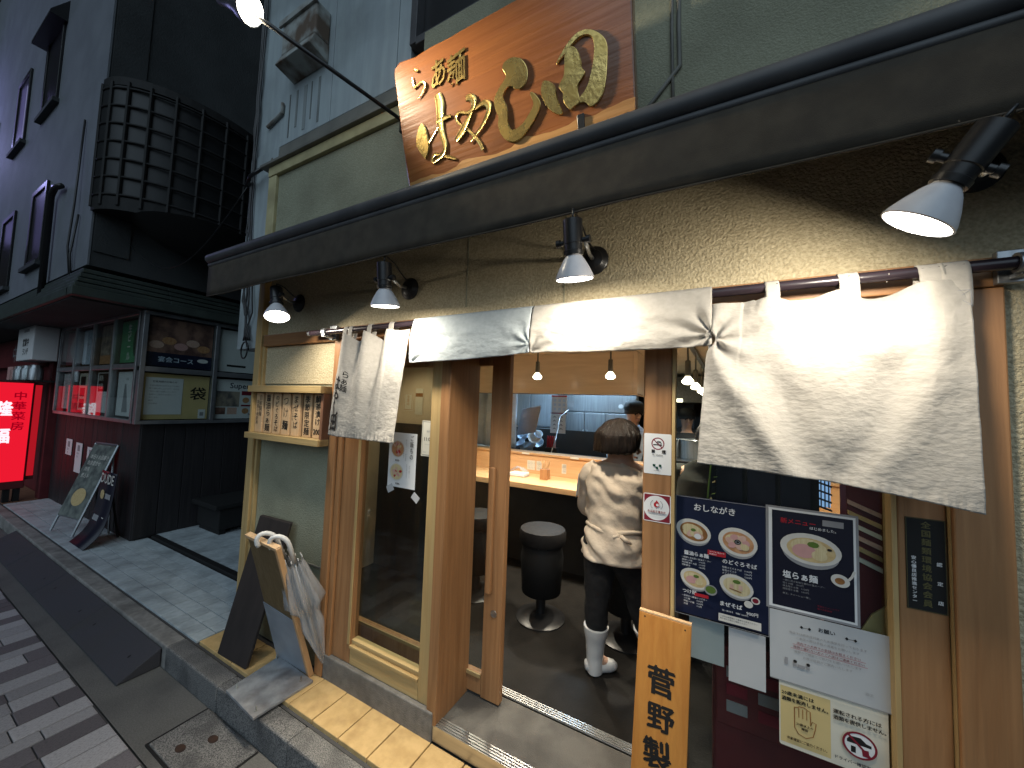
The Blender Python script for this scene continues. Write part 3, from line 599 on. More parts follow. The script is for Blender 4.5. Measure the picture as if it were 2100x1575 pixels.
ST = {
 'leaf': [(0.129, 0.264), (0.148, 0.236), (0.151, 0.194), (0.159, 0.161), (0.139, 0.116), (0.123, 0.114), (0.098, 0.154), (0.085, 0.182), (0.099, 0.227)],
 'shi': [(0.555, 0.327), (0.57, 0.346), (0.608, 0.347), (0.641, 0.328), (0.662, 0.288), (0.655, 0.246), (0.632, 0.228), (0.607, 0.237), (0.584, 0.258), (0.56, 0.247), (0.545, 0.225), (0.561, 0.191), (0.564, 0.159), (0.561, 0.123), (0.572, 0.1), (0.597, 0.094), (0.631, 0.107), (0.664, 0.137), (0.682, 0.162), (0.666, 0.197), (0.67, 0.207), (0.69, 0.185), (0.707, 0.154), (0.694, 0.123), (0.66, 0.088), (0.62, 0.058), (0.587, 0.051), (0.549, 0.068), (0.525, 0.102), (0.515, 0.137), (0.526, 0.16), (0.506, 0.211), (0.512, 0.238), (0.535, 0.262), (0.564, 0.283), (0.573, 0.295), (0.563, 0.313)],
 'dot': [(0.726, 0.225), (0.754, 0.209), (0.769, 0.187), (0.77, 0.153), (0.782, 0.12), (0.793, 0.092), (0.783, 0.089), (0.752, 0.11), (0.725, 0.143), (0.711, 0.187), (0.716, 0.21)],
 'inner': [(0.812, 0.283), (0.827, 0.293), (0.843, 0.294), (0.859, 0.274), (0.869, 0.236), (0.87, 0.211), (0.883, 0.199), (0.877, 0.187), (0.866, 0.177), (0.848, 0.158), (0.857, 0.119), (0.859, 0.104), (0.834, 0.101), (0.825, 0.091), (0.804, 0.115), (0.796, 0.14), (0.8, 0.16), (0.783, 0.178), (0.787, 0.191), (0.805, 0.208), (0.809, 0.239)],
 'outer': [(0.775, 0.257), (0.793, 0.278), (0.828, 0.311), (0.861, 0.328), (0.897, 0.325), (0.932, 0.303), (0.963, 0.263), (0.961, 0.215), (0.955, 0.155), (0.943, 0.109), (0.924, 0.086), (0.898, 0.077), (0.878, 0.104), (0.858, 0.104), (0.857, 0.119), (0.888, 0.142), (0.905, 0.182), (0.918, 0.232), (0.921, 0.28), (0.909, 0.304), (0.876, 0.315), (0.846, 0.304), (0.815, 0.279), (0.789, 0.266)]}
LN = {
 'thin': ([(0.152, 0.169), (0.19, 0.2), (0.227, 0.227)], [.007, .004, .005]),
 'main': ([(0.232, 0.343), (0.241, 0.306), (0.235, 0.268), (0.229, 0.218), (0.235, 0.175), (0.246, 0.137), (0.238, 0.11), (0.216, 0.098), (0.185, 0.088), (0.167, 0.088), (0.164, 0.103), (0.182, 0.118), (0.213, 0.109), (0.251, 0.089), (0.296, 0.068)], [.018, .024, .021, .016, .014, .013, .012, .011, .009, .007, .007, .007, .007, .008, .006]),
 'bar': ([(0.212, 0.24), (0.249, 0.242), (0.292, 0.24)], [.009, .011, .007]),
 'loop': ([(0.376, 0.278), (0.398, 0.279), (0.414, 0.26), (0.407, 0.23), (0.376, 0.223), (0.341, 0.24), (0.317, 0.236), (0.315, 0.214), (0.335, 0.191), (0.369, 0.164), (0.401, 0.127), (0.426, 0.092), (0.434, 0.065)], [.012, .016, .015, .011, .006, .006, .007, .006, .005, .006, .007, .008, .007]),
 'diag': ([(0.398, 0.222), (0.364, 0.186), (0.342, 0.161), (0.305, 0.137)], [.008, .015, .021, .010]),
 'arch': ([(0.417, 0.227), (0.443, 0.235), (0.471, 0.235), (0.486, 0.21), (0.464, 0.174), (0.429, 0.144), (0.377, 0.112)], [.007, .010, .014, .014, .010, .007, .004]),
 'ra': ([(0.104, 0.455), (0.106, 0.43), (0.108, 0.409), (0.122, 0.412), (0.140, 0.418), (0.163, 0.416), (0.172, 0.401), (0.160, 0.381), (0.123, 0.361)], [.003, .005, .006, .004, .004, .006, .008, .006, .002]),
 'ra_dot': ([(0.122, 0.476), (0.134, 0.470), (0.142, 0.464)], [.004, .007, .003])}
def chaikin(p, closed=True, it=2):
    for _ in range(it):
        n = len(p); q = []
        for i in range(n if closed else n - 1):
            a, b = p[i], p[(i + 1) % n]; q += [lerp(a, b, .25), lerp(a, b, .75)]
        p = q if closed else [p[0]] + q + [p[-1]]
    return p
def carve(name, pts, parent, hh, place, mat='gold'):
    """raised gilt shape with a rounded shoulder round a closed outline"""
    pts = chaikin(pts); bm = bmesh.new(); vs = [bm.verts.new((a, b, 0)) for a, b in pts]; f = bm.faces.new(vs); bm.normal_update()
    if f.normal.z < 0: f.normal_flip()
    bmesh.ops.triangulate(bm, faces=[f])
    res = bmesh.ops.inset_region(bm, faces=bm.faces[:], thickness=0.006, depth=0.007, use_even_offset=True)
    bm.verts.index_update(); vl = [(v.co.x, v.co.y, v.co.z) for v in bm.verts]; fl = [tuple(v.index for v in fc.verts) for fc in bm.faces]; bm.free()
    rim = [place(a, b, hh + .001) for a, b in pts]
    return MB().add([place(a, b, hh + h) for a, b, h in vl], fl).tube(rim + rim[:2], .0022, 6, cap=False).build(name, mat, parent)
def stroke(name, pts, w, parent, hh, place, mat='gold'):
    P = list(zip(pts, w))
    q = chaikin([(a[0][0], a[0][1], a[1]) for a in P], False, 2); n = len(q); vs = []; prof = ((-1, 0), (-.72, .8), (-.3, .62), (.3, .62), (.72, .8), (1, 0))
    for i, (a, b, ww) in enumerate(q):
        p, r = q[max(i - 1, 0)], q[min(i + 1, n - 1)]; d = math.hypot(r[0] - p[0], r[1] - p[1]) or 1
        nx, ny = -(r[1] - p[1]) / d, (r[0] - p[0]) / d
        for s_, h in prof: vs.append(place(a + nx * ww * s_, b + ny * ww * s_, hh + h * min(.005, ww * .5)))
    k = len(prof)
    fs = [(i * k + j, i * k + j + 1, (i + 1) * k + j + 1, (i + 1) * k + j) for i in range(n - 1) for j in range(k - 1)] + [tuple(range(k)), tuple((n - 1) * k + j for j in range(k))]
    return MB().add(vs, fs).build(name, mat, parent)
h = 0.0006
for k, p in ST.items():
    carve('carved_letter', p, t, h, onsign); h += .0004
for k, (p, w_) in LN.items():
    stroke('carved_letter', p, w_, t, h, onsign); h += .0003
for ch, (a, b, s) in {'ぁ': (0.196, 0.372, .115), '麺': (0.285, 0.35, .125)}.items():
    vs, fs, w_ = glyphs(ch if ch != 'ぁ' else 'あ', .012)
    mb = MB(); mb.add([onsign(a + (x + .12 * y) * s * .82, b + y * s + x * s * .12, .0034) for x, y in vs], fs)
    o = mb.build('carved_letter', 'gold', t); m = o.modifiers.new('thickness', 'SOLIDIFY'); m.thickness = .003; m.offset = 0
MB().obox(onsign(.846, -.03, -.06), SU * .026, SV * .098, SN * .068).build('sign_bracket', 'black', t, bevel=.002)
MB().obox(onsign(.143, -.04, -.06), SU * .02, SV * .05, SN * .066).build('sign_bracket', 'black', t, bevel=.002)
MB().tube([(-1.1, 1.37, 3.05), (-1.1, 1.17, 3.0)], .008, 6).tube([(-.4, 1.37, 3.05), (-.4, 1.17, 3.0)], .008, 6).build('sign_stay', 'black', t)

# ================================================================== lamps
def disk(d, mb, c, r, n=24): mb.lathe(c, d, [(0, r), (0.002, r * .6), (0.003, 0)], n)
def spot(lab, c, d, base, power, roll=0.0, cable=True, gain=1.0, beam=12.0, out=0.22, tilt=.15):
    c, d, base = Vector(c), Vector(d).normalized(), Vector(base)
    t = thing('wall_spotlight', lab, 'spotlight', c, 'spotlights under the awning')
    MB().lathe(c, -d, [(0.0, .057), (.002, .060), (.012, .0575), (.035, .047), (.058, .034), (.072, .024), (.08, .022)], 28).build('reflector_bulb', surf('bulb_shell', (.62, .62, .64), (.55, .55, .58), rough=.3, scale=20), t, smooth=True, autosmooth=True)
    MB().lathe(c - d * .003, d, [(0, .0555), (.002, .03), (.0025, 0)], 28).build('lamp_face', 'lamp', t)
    MB().lathe(c - d * .074, -d, [(0, .023), (0, .030), (.012, .031), (.014, .028), (.032, .028), (.034, .030), (.105, .030), (.107, .026), (.108, 0)], 24).build('socket', 'black', t, smooth=True, autosmooth=True)
    side = d.cross(Y).normalized() if abs(d.y) < .9 else X
    pv = c - d * .115
    for s_ in (1, -1):
        MB().lathe(pv + side * s_ * .03, side * s_, [(0, .008), (.012, .008), (.012, .012), (.024, .012), (.025, .0)], 12).build('knob', 'black', t, smooth=True, autosmooth=True)
    k = pv + side * .036
    MB().tube([k, k.lerp(base, .5) + V(0, 0, -.012), base + V(0, -.02, 0)], [.007, .006, .008], 8).build('arm', 'steel', t, smooth=True)
    MB().lathe((base.x, 1.3695, base.z), -Y, [(0, .056), (.006, .056), (.012, .050), (.016, .040), (.022, .036), (.028, .02), (.03, 0)], 28).build('base', 'black', t, smooth=True, autosmooth=True)
    if cable:
        tp = c - d * .18; MB().tube([tp, tp - d * .03 + V(.004, 0, 0), tp.lerp(base, .35) - d * .045, tp.lerp(base, .75) - d * .03, V(base.x + .01, base.y - .02, base.z + .03)], .0035, 8).build('cable', 'black', t, smooth=True)
    ld = bpy.data.lights.new('spot_light', 'AREA'); ld.shape = 'DISK'; ld.size = .10; ld.energy = power * gain; ld.color = (1.0, .90, .74); ld.spread = math.radians(178)
    lo = bpy.data.objects.new('spot_light', ld); COL.objects.link(lo); lo.parent = t; lo.location = d * .012; lo.rotation_euler = (d + Y * tilt).to_track_quat('-Z', 'Y').to_euler()
    sd_ = bpy.data.lights.new('beam_light', 'SPOT'); sd_.energy = power * beam; sd_.color = (1.0, .88, .70); sd_.spot_size = math.radians(64); sd_.spot_blend = 1.0; sd_.shadow_soft_size = .045
    so = bpy.data.objects.new('beam_light', sd_); COL.objects.link(so); so.parent = t; so.location = d * .006; so.rotation_euler = (d - Y * out).to_track_quat('-Z', 'Y').to_euler()
    return t
LP = 5.4
spot('leftmost awning spotlight glaring above the wooden menu rack', (-1.994, 1.08, 2.021), (.36, -.12, -.9), (-2.29, 1.36, 2.20), LP)
spot('awning spotlight pointing straight down over the lettered noren', (-1.202, 1.08, 1.997), (-.04, .14, -1), (-1.352, 1.36, 2.178), LP)
spot('awning spotlight pointing down at the folded noren beside a looped cable', (-.375, 1.08, 2.001), (.0, .2, -1), (-.398, 1.36, 2.172), LP)
spot('rightmost awning spotlight tilted so its glaring face shows', (.358, 1.0, 1.988), (-.53, .20, -.82), (.60, 1.36, 2.25), LP, gain=1.25, beam=1.0, out=0.0, tilt=.34)

t = thing('sign_lamp', 'bright lamp on a long thin arm lighting the timber sign', 'lamp', (-1.74, .76, 3.27))
sd = (V(-.66, 1.20, 2.76) - V(-1.74, .76, 3.27)).normalized(); sc0 = V(-1.765, .75, 3.285)
MB().tube([(-1.44, 1.37, 3.085), (-1.45, 1.30, 3.09), (-1.69, .80, 3.215), sc0 - sd * .10], .0095, 8).build('arm', 'black', t, smooth=True)
MB().box(-1.47, -1.41, 1.345, 1.3745, 3.04, 3.13).build('arm_bracket', 'black', t, bevel=.003)
MB().lathe(sc0, -sd, [(0, .062), (.004, .066), (.03, .062), (.07, .04), (.12, .032), (.16, .03), (.162, 0)], 24).build('lamp_head', 'steel', t, smooth=True, autosmooth=True)
MB().lathe(sc0 - sd * .004, sd, [(0, .06), (.02, .05), (.034, .03), (.038, 0)], 24).build('lamp_face', 'lamp', t, smooth=True)
ld = bpy.data.lights.new('sign_light', 'AREA'); ld.shape = 'DISK'; ld.size = .11; ld.energy = 4.2; ld.color = (1.0, .86, .62); ld.spread = math.radians(46)
lo = bpy.data.objects.new('sign_light', ld); COL.objects.link(lo); lo.parent = t; lo.location = sc0 + sd * .045 - t.location; lo.rotation_euler = sd.to_track_quat('-Z', 'Y').to_euler()

# ================================================================== noren
t = thing('noren_rod', 'long black rod carrying the noren curtains on brackets', 'curtain rod', (-.6, 1.235, 1.957))
RY, RZ, RR = 1.275, 1.970, .015
MB().tube([(-2.0, RY, RZ), (.645, RY, RZ)], RR, 16).build('rod', surf('black_lacquer', (.018, .014, .018), (.03, .02, .026), rough=.25, scale=30, stretch=(.3, 1, 1)), t, smooth=True, autosmooth=True)
MB().tube([(-2.02, RY, RZ), (-1.97, RY, RZ)], RR * .9, 14).build('rod_end', 'steel', t, smooth=True, autosmooth=True)
MB().tube([(.625, RY, RZ), (.73, RY, RZ)], RR * 1.12, 14).build('rod_end', 'steel', t, smooth=True, autosmooth=True)
for bx in (-1.866, .638):
    mb = MB().box(bx - .03, bx + .03, 1.315, 1.333, RZ - .035, RZ + .045).box(bx - .012, bx + .012, RY, 1.315, RZ - .028, RZ - .016).box(bx - .012, bx + .012, RY - .02, RY - .012, RZ - .028, RZ + .01)
    mb.build('bracket', 'steel', t, bevel=.002)
    MB().lathe((bx - .02, RY, RZ), X, [(0, RR + .001), (0, RR + .008), (.03, RR + .008), (.03, RR + .001)], 16).build('clamp_ring', 'steel', t, smooth=True, autosmooth=True)
def gz(a, c, w): return math.exp(-((a - c) / w) ** 2)
def fbm(p, o=4):
    v = 0; a = 1
    for i in range(o): v += a * noise.noise(p); p = p * 2.03 + V(3.1, 1.7, 5.3); a *= .5
    return v
def tabs(parent, xs, w, fn, zt, yv=None):
    for i, xx in enumerate(xs):
        yb = RY - RR - .003
        for_ = [(yb + .001, zt - .062), (yb, zt - .02), (yb + .001, RZ - .004), (RY - .009, RZ + RR), (RY + .004, RZ + RR + .003), (RY + RR + .003, RZ), (RY + RR + .001, zt + .004), (RY + .004, zt - .03)]
        ww = w[i] if isinstance(w, (list, tuple)) else w
        prof = chaikin(for_, False, 2)
        def g(a, b, prof=prof, xx=xx, ww=ww):
            k = b * (len(prof) - 1); i0 = min(int(k), len(prof) - 2); y, z = lerp(prof[i0], prof[i0 + 1], k - i0)
            return V(xx - ww / 2 + ww * a + .0015 * math.sin(b * 9), y + .0012 * noise.noise(V(a * 5 + xx * 9, b * 9, 1)), z)
        tab = MB().grid(g, 6, 30).build('tab', 'cloth', parent, smooth=True, solid=.0025)
        th = MB(); y0 = yb - .0026; a0, a1, b0, b1 = xx - ww / 2 + .003, xx + ww / 2 - .003, zt - .058, zt - .022
        for p, q in (((a0, b0), (a1, b0)), ((a1, b0), (a1, b1)), ((a1, b1), (a0, b1)), ((a0, b1), (a0, b0)), ((a0, b0), (a1, b1)), ((a0, b1), (a1, b0))):
            th.tube([(p[0], y0, p[1]), (q[0], y0, q[1])], .0006, 4)
        th.build('stitching', 'thread', tab)
def noren(lab, fn, nu, nv, mat, loc):
    t = thing('noren_curtain', lab, 'noren', loc, 'noren curtains across the shop front')
    MB().grid(fn, nu, nv).build('cloth', mat, t, smooth=True, solid=.0014)
    return t
# right-hand panel, hanging full length
def right_cloth(s, q):
    tab = (.255, .555, .855, .975); pin = gz(s, 0, .12)
    near = min(abs(s - k) for k in tab)
    sag = .014 * min(1, near / .10) ** 1.3 * (1 if s > .2 else .25) * (1 if s < .9 else .2)
    if .6 < s < .83: sag += .006 * math.sin((s - .6) / .23 * math.pi)
    x0, x1 = .004 - .038 * q ** .8, .540 - .012 * q
    z0 = 1.933 - sag + .008 * s; z1 = 1.453 - .054 * s + .012 * math.sin(s * 3.1)
    x = x0 + (x1 - x0) * s; z = z0 + (z1 - z0) * q
    y = RY - RR - .006
    f = max(0, 1 - q) ** 1.4
    y += .012 * f * math.cos((s - .255) / .30 * 6.283) * (-1 if s > .15 else -.3) * (1 - .75 * gz(s, .70, .10))
    y += .040 * gz(s, .70, .085) * math.exp(-q / .14) - .022 * gz(s, .70, .10) * math.exp(-((q - .26) / .12) ** 2)
    y -= .018 * gz(s, .02 + .52 * max(0, q - .22) ** 1.25, .07) * min(1, max(0, q - .2) * 3)          # broad ridge sweeping from the left tab to the hem
    y += .020 * gz(s, .20 + .30 * q ** 1.5, .085) * math.exp(-((q - .45) / .40) ** 2)
    y -= .012 * gz(s, .93 - .30 * q ** 1.6, .07) * min(1, q * 2.2)
    y += .014 * gz(s, .80 - .22 * q ** 2.2, .08) * min(1, q * 1.6)
    y -= .045 * q ** .8 + .012 * gz(s, .55, .25) * math.sin(math.pi * min(1, q * 1.05))
    dx, dz = s * .56, (q - .235) * .48; r = math.hypot(dx, dz) + 1e-4; an = math.atan2(dz, dx)
    y += .014 * math.cos(an * 7.5 + .6) * math.exp(-r / .12) * min(1, r / .02)
    x += .020 * pin * gz(q, .235, .05)
    y += .0035 * fbm(V(s * 5, q * 6, 2.2), 2) + .0011 * fbm(V(s * 22 + q * 7, q * 18 - s * 6, 7), 3)
    y += .0013 * math.sin(s * 190 + 9 * noise.noise(V(s * 12, 0, 0))) * gz(q, 1, .045)
    return V(x, y, z)
t = noren('rightmost noren, plain off-white and hanging full length over the poster window', right_cloth, 150, 130, 'cloth', (.28, RY, 1.7))
tabs(t, (.155, .322, .476, .516), (.034, .041, .046, .050), right_cloth, 1.933)
MB().box(-.006, .004, 1.246, 1.249, 1.775, 1.815).build('wash_label', 'white', t)
MB().tube([(.40, RY, RZ + RR + .001), (.4, RY - RR - .001, RZ), (.4, RY, RZ - RR - .001), (.4, RY + RR + .001, RZ), (.4, RY, RZ + RR + .001)], .0012, 6).build('tie_string', 'cloth', t)
# left-hand panel with lettering
def left_cloth(s, q):
    tab = (.10, .42, .73); near = min(abs(s - k) for k in tab)
    sag = .045 * min(1, near / .15) ** 1.2 if s < .75 else .008 * min(1, near / .1)
    x0, x1 = -1.703 - .047 * q, -1.224 - .037 * q
    x = x0 + (x1 - x0) * s; z = (1.947 - sag) * (1 - q) + (1.4175 - .006 * s) * q
    y = RY - RR - .006 - .012 * q
    f = max(0, 1 - q) ** 1.2
    y -= .016 * f * math.cos((s - .10) / .32 * 6.283) * (1 if s < .75 else .3)
    y -= .020 * gz(s, .16, .09) * (1 - q) + .014 * gz(s, .44, .06) * (1 - q) ** .6
    y += .016 * gz(s, .55 + .05 * q, .08) * (1 - .6 * q) - .010 * gz(s, .72 - .06 * q, .07) * (.4 + .6 * q)
    y += .02 * gz(s, 0.02, .1) * q
    y += .003 * fbm(V(s * 4, q * 5, 8), 2) + .0013 * fbm(V(s * 16 - q * 10, q * 20 + s * 12, 3), 3) - .02 * math.sin(math.pi * .5 * q)
    y += .003 * math.sin(s * 120 + 8 * noise.noise(V(s * 12, 3, 0))) * gz(q, 1, .05)
    return V(x, y, z)
t = noren('leftmost noren with black brush lettering beside the menu rack', left_cloth, 110, 110, 'cloth', (-1.43, RY, 1.7))
tabs(t, (-1.688, -1.649, -1.506, -1.354), (.028, .031, .031, .033), left_cloth, 1.937)
def on_left(a, b, h):
    s, q = min(1, max(0, a)), min(1, max(0, b)); p = left_cloth(s, q)
    e1 = left_cloth(min(1, s + .01), q) - left_cloth(max(0, s - .01), q); e2 = left_cloth(s, max(0, q - .01)) - left_cloth(s, min(1, q + .01))
    return p + e1.cross(e2).normalized() * (h + .0012)
# lettering runs down the cloth: one metre of text maps to the panel's own width and drop
class ClothPrint(Print):
    def put(s, pts, fs, m):
        v2 = [(a, b) for a, b in pts]
        bm = bmesh.new(); vv = [bm.verts.new((a, b, 0)) for a, b in v2]
        for f in fs:
            try: bm.faces.new([vv[i] for i in f])
            except ValueError: pass
        bmesh.ops.triangulate(bm, faces=bm.faces[:])
        for _ in range(2):
            long = [e for e in bm.edges if e.calc_length() > .018]
            if long: bmesh.ops.subdivide_edges(bm, edges=long, cuts=1); bmesh.ops.triangulate(bm, faces=bm.faces[:])
        bm.verts.index_update()
        s.mb.add([s.fn(v.co.x / .46, -v.co.y / .51, s.h) for v in bm.verts], [tuple(v.index for v in f.verts) for f in bm.faces], s.mi(m)); bm.free(); s.h += s.step
        return s
cp = ClothPrint((0, 0, 0), fn=on_left)
cp.vtext('らぁ麺', .092, -.175, .038, 'ink', .012, pitch=.92)
RB = random.Random(4)
for ch, yy, sz in (('は', -.205, .082), ('や', -.275, .082), ('し', -.335, .085), ('田', -.395, .095)):
    cp.vtext(ch, .048, yy, sz, 'ink', .03 if ch != '田' else .035, sx=.78, R=RB)
cp.build(t)
# two middle panels thrown back over the rod
def folded(x0, x1, zl, zr, seed, pin):
    def fn(s, q):
        x = x0 + (x1 - x0) * s
        if q < .25:
            a = math.pi * (1 - q / .25 * 1.0); y = RY + math.cos(a) * -(RR + .004); z = RZ + math.sin(a) * (RR + .004)
            y = RY + math.cos(math.pi * q / .25) * (RR + .005); z = RZ + math.sin(math.pi * q / .25) * (RR + .005)
            k = 0.0
        else:
            k = (q - .25) / .75; zb = zl + (zr - zl) * s - .006 * math.sin(math.pi * s)
            y = RY - RR - .005 - .012 * math.sin(math.pi * min(1, k * .9)); z = RZ + (zb - RZ) * k
        amp = min(1, k * 3)
        p = V(x * 7, z * 9, seed)
        d = .007 * fbm(V(x * 5 + z * 6, z * 12 - x * 2, seed), 2) + .0035 * fbm(V(x * 14 + z * 9, z * 30, seed + 4), 3) + .001 * fbm(V(x * 50, z * 60, seed), 2)
        dx, dz = (1 - s) * abs(x1 - x0), (k - .8) * .18
        r = math.hypot(dx, dz) + 1e-3; an = math.atan2(dz, dx)
        d += pin * .010 * math.cos(an * 9) * math.exp(-r / .13)
        dx2 = s * abs(x1 - x0); r2 = math.hypot(dx2, (k - 1) * .18) + 1e-3
        d += .006 * math.cos(math.atan2((k - 1) * .18, dx2) * 8) * math.exp(-r2 / .16)
        return V(x, y - amp * (d + .004), z)
    return fn
t = noren('bluish middle noren folded back over the rod left of the doorway', folded(-1.208, -.604, 1.7815, 1.804, 1.0, .6), 120, 46, 'cloth_g', (-.87, RY, 1.87))
t = noren('off-white middle noren folded back over the rod above the open doorway', folded(-.600, .003, 1.804, 1.802, 9.0, 1.3), 120, 46, 'cloth', (-.28, RY, 1.87))

# ================================================================== wooden menu rack
t = thing('menu_rack', 'pale wooden wall rack holding a row of menu plaques', 'menu rack', (-2.18, 1.32, 1.35))
MB().box(-2.60, -1.862, 1.262, 1.361, 1.632, 1.672).build('top_rail', 'palex', t, bevel=.002)
MB().box(-2.60, -1.862, 1.262, 1.361, 1.342, 1.378).build('bottom_rail', 'palex', t, bevel=.002)
MB().box(-2.58, -1.865, 1.345, 1.361, 1.378, 1.632).build('back_board', wood('rack_back', (.36, .22, .11), (.28, .16, .08), 'z'), t)
MB().box(-1.888, -1.866, 1.285, 1.344, 1.378, 1.632).build('side_board', wood('rack_side', (.24, .12, .07), (.18, .085, .05), 'z'), t, bevel=.002)
MB().box(-2.60, -2.578, 1.285, 1.344, 1.378, 1.632).build('side_board', 'palez', t, bevel=.002)
PL = [('自家製麺使用', 'menu plaque with two columns of small writing, nearest the corner post'), ('醤油らぁ麺', 'menu plaque second from the corner post, lettered soy ramen in black'), ('のどぐろそば', 'menu plaque with five thin kana ending in そば, third from the corner post'), ('つけ麺', 'middle menu plaque with one large looping kana stroke at its top'),
      ('まぜそば', 'menu plaque with bold kana and a faint small line down its left edge'), ('季節限定麺', 'menu plaque of five bold kanji, just left of the priced plaque'), ('鯛茶漬け', 'menu plaque with the price 200 at its foot, nearest the noren')]
RB = random.Random(11)
for i, (s_, lab) in enumerate(PL):
    x0 = -2.572 + i * .0985; w_ = .076
    p = thing('wooden_plaque', lab, 'plaque', (x0, 1.30, 1.379), 'plaques in the wooden menu rack')
    yo = RB.uniform(-.004, .004)
    MB().box(x0, x0 + w_, 1.306 + yo, 1.326 + yo, 1.379, 1.628).build('board', 'plaque', p, bevel=.002)
    pr = Print((x0, 1.306 + yo, 1.379), off=.0005)
    if i == 0:
        pr.vtext('自家製麺', .052, .236, .034, 'ink', .012, R=RB); pr.vtext('国産小麦使用', .022, .205, .026, 'ink', .0, R=RB)
    elif i == 6:
        pr.vtext(s_, w_ / 2, .240, .042, 'ink', .022, pitch=1.0, sx=1.15, R=RB); pr.text('200', w_ / 2, .022, .042, 'ink', .04, 'c')
    elif i == 3:
        pr.vtext('つけ', w_ / 2, .240, .070, 'ink', .005, pitch=1.02, sx=.8, R=RB); pr.vtext('麺', w_ / 2, .088, .056, 'ink', .03, R=RB)
    else:
        n = len(s_); pr.vtext(s_, w_ / 2, .240, min(.05, .228 / n), 'ink', .022, pitch=1.0, sx=1.1 if n > 4 else 1, R=RB)
        if i == 4: pr.vtext('あぶらそば', .012, .17, .016, 'ink', 0)
    pr.build(p)

# ================================================================== posters and notices on the glass and frames
def lines(p, a, b, rows, size, m, gap=1.35, align='l', maxw=None, bold=0.0):
    for i, r_ in enumerate(rows): p.text(r_, a, b - i * size * gap, size, m, bold, align, maxw=maxw, res=1); p.h -= p.step * .9
t, p = sheet('menu_poster', 'dark blue menu poster with four ramen bowls headed おしながき', 'poster', (-.102, 1.388, .940), .258, .380, 'navy')
p.text('おしながき', .112, .338, .0245, 'white', .022, 'c')
ramen(p, .053, .268, .052, 'soup_a', 0); ramen(p, .178, .258, .053, 'soup_b', 1, -.2, .8)
p.text('醤油らぁ麺', .026, .191, .0145, 'white', .03); lines(p, .018, .179, ['〜地鶏と本枯節の醤油スープ〜', ' 醤油らぁ麺　　　1000円', ' 味玉醤油らぁ麺　1150円', ' 特製醤油　　　　1400円'], .0062, 'white')
p.rect(.095, .203, .146, .219, 'red'); lines(p, .1, .2125, ['おすすめ 味玉入り', '数量限定'], .0052, 'white')
p.text('のどぐろそば', .136, .187, .0155, 'white', .025); lines(p, .136, .172, ['特製のどぐろそば　1600円', '味玉のどぐろ　　　1350円', 'のどぐろそば　　　1200円'], .0066, 'white')
ramen(p, .058, .118, .043, 'soup_c', 2, -.25); p.ell(.104, .094, .018, .016, 'grey'); p.ell(.104, .095, .0145, .0115, 'herb')
ramen(p, .174, .124, .046, 'noodle', 3, -.25); p.ell(.224, .094, .0115, .0105, 'bowl'); p.ell(.224, .094, .008, .007, 'wine'); p.ell(.206, .079, .0115, .0105, 'bowl')
p.text('つけ麺', .022, .070, .014, 'white', .015); p.rect(.058, .066, .098, .076, 'red'); lines(p, .02, .058, ['〜昆布水と醤油のつけ汁〜', '　つけ麺　　　1200円', '　特製つけ麺　1600円', '　大盛　　　　150円'], .0062, 'white')
p.text('まぜそば', .128, .058, .0155, 'white', .025); p.text('900円', .2, .048, .0125, 'white', .01)
lines(p, .135, .042, ['追い飯付き　特製 1300円'], .0062, 'white'); p.rect(.126, .010, .238, .033, 'bowl'); lines(p, .13, .024, ['ご注文は券売機にて食券をお求めください', '売り切れの際はご容赦ください'], .0052, 'ink', maxw=.104)
p.frame(0, 0, .258, .38, .0015, 'grey'); p.build(t)

t, p = sheet('ramen_poster', 'framed black poster of one big bowl of salt ramen', 'poster', (.150, 1.386, 1.024), .214, .302, 'grey')
p.rect(.006, .006, .208, .296, 'paper'); p.rect(.0155, .012, .2025, .290, 'navy2')
p.text('新メニュー', .036, .256, .017, 'red', .03); p.text('はじめました。', .105, .247, .0095, 'white', .01, maxw=.07); p.rect(.135, .262, .182, .279, 'grey')
ramen(p, .106, .190, .071, 'soup_c', 2, -.06, .62); p.ell(.15, .197, .006, .004, 'ink', 8)
p.text('塩らぁ麺', .040, .099, .0225, 'white', .03, maxw=.082); lines(p, .04, .088, ['〜鯛と貝の旨味を重ねた塩スープ〜', '塩らぁ麺　1000円', '味玉塩らぁ麺　1150円', '特製塩らぁ麺　1400円'], .0062, 'grey'); p.text('味玉、チャーシュー増し', .04, .05, .006, 'grey')
p.ell(.172, .118, .021, .017, 'bowl', rot=-.3); p.ell(.171, .117, .011, .009, 'soup_a'); p.line([(.19, .124), (.197, .134), (.203, .15)], .003, 'bowl'); lines(p, .12, .034, ['写真はイメージです', '麺は自家製麺'], .0055, 'wine')
p.build(t)

t, p = sheet('request_notice', 'large white notice headed お願い below the framed ramen poster', 'notice', (.158, 1.384, .826), .270, .196, 'paper_shaded')
p.text('お願い', .132, .163, .013, 'ink', .02, 'c')
for a in (.072, .090, .172, .190): p.poly([(a, .163), (a + .004, .1675), (a + .008, .163), (a + .004, .1585)], 'ink')
p.line([(.08, .163), (.09, .163)], .0005, 'ink'); p.line([(.18, .163), (.19, .163)], .0005, 'ink')
lines(p, .132, .140, ['当店では感染症対策のため換気を行っております', 'ご来店の際は手指の消毒をお願いします'], .0078, 'grey', 1.55, 'c')
lines(p, .134, .114, ['店内での大声での会話はお控えください', '体調の優れない方のご入店はご遠慮ください'], .0078, 'wine', 1.55, 'c')
p.line([(.055, .1115), (.214, .1115)], .0004, 'red'); p.line([(.05, .0995), (.218, .0995)], .0004, 'red')
lines(p, .132, .0895, ['皆様のご理解とご協力をお願いいたします', 'お席は店員がご案内いたします'], .0078, 'grey', 1.55, 'c')
p.rect(.036, .05, .043, .069, 'grey')
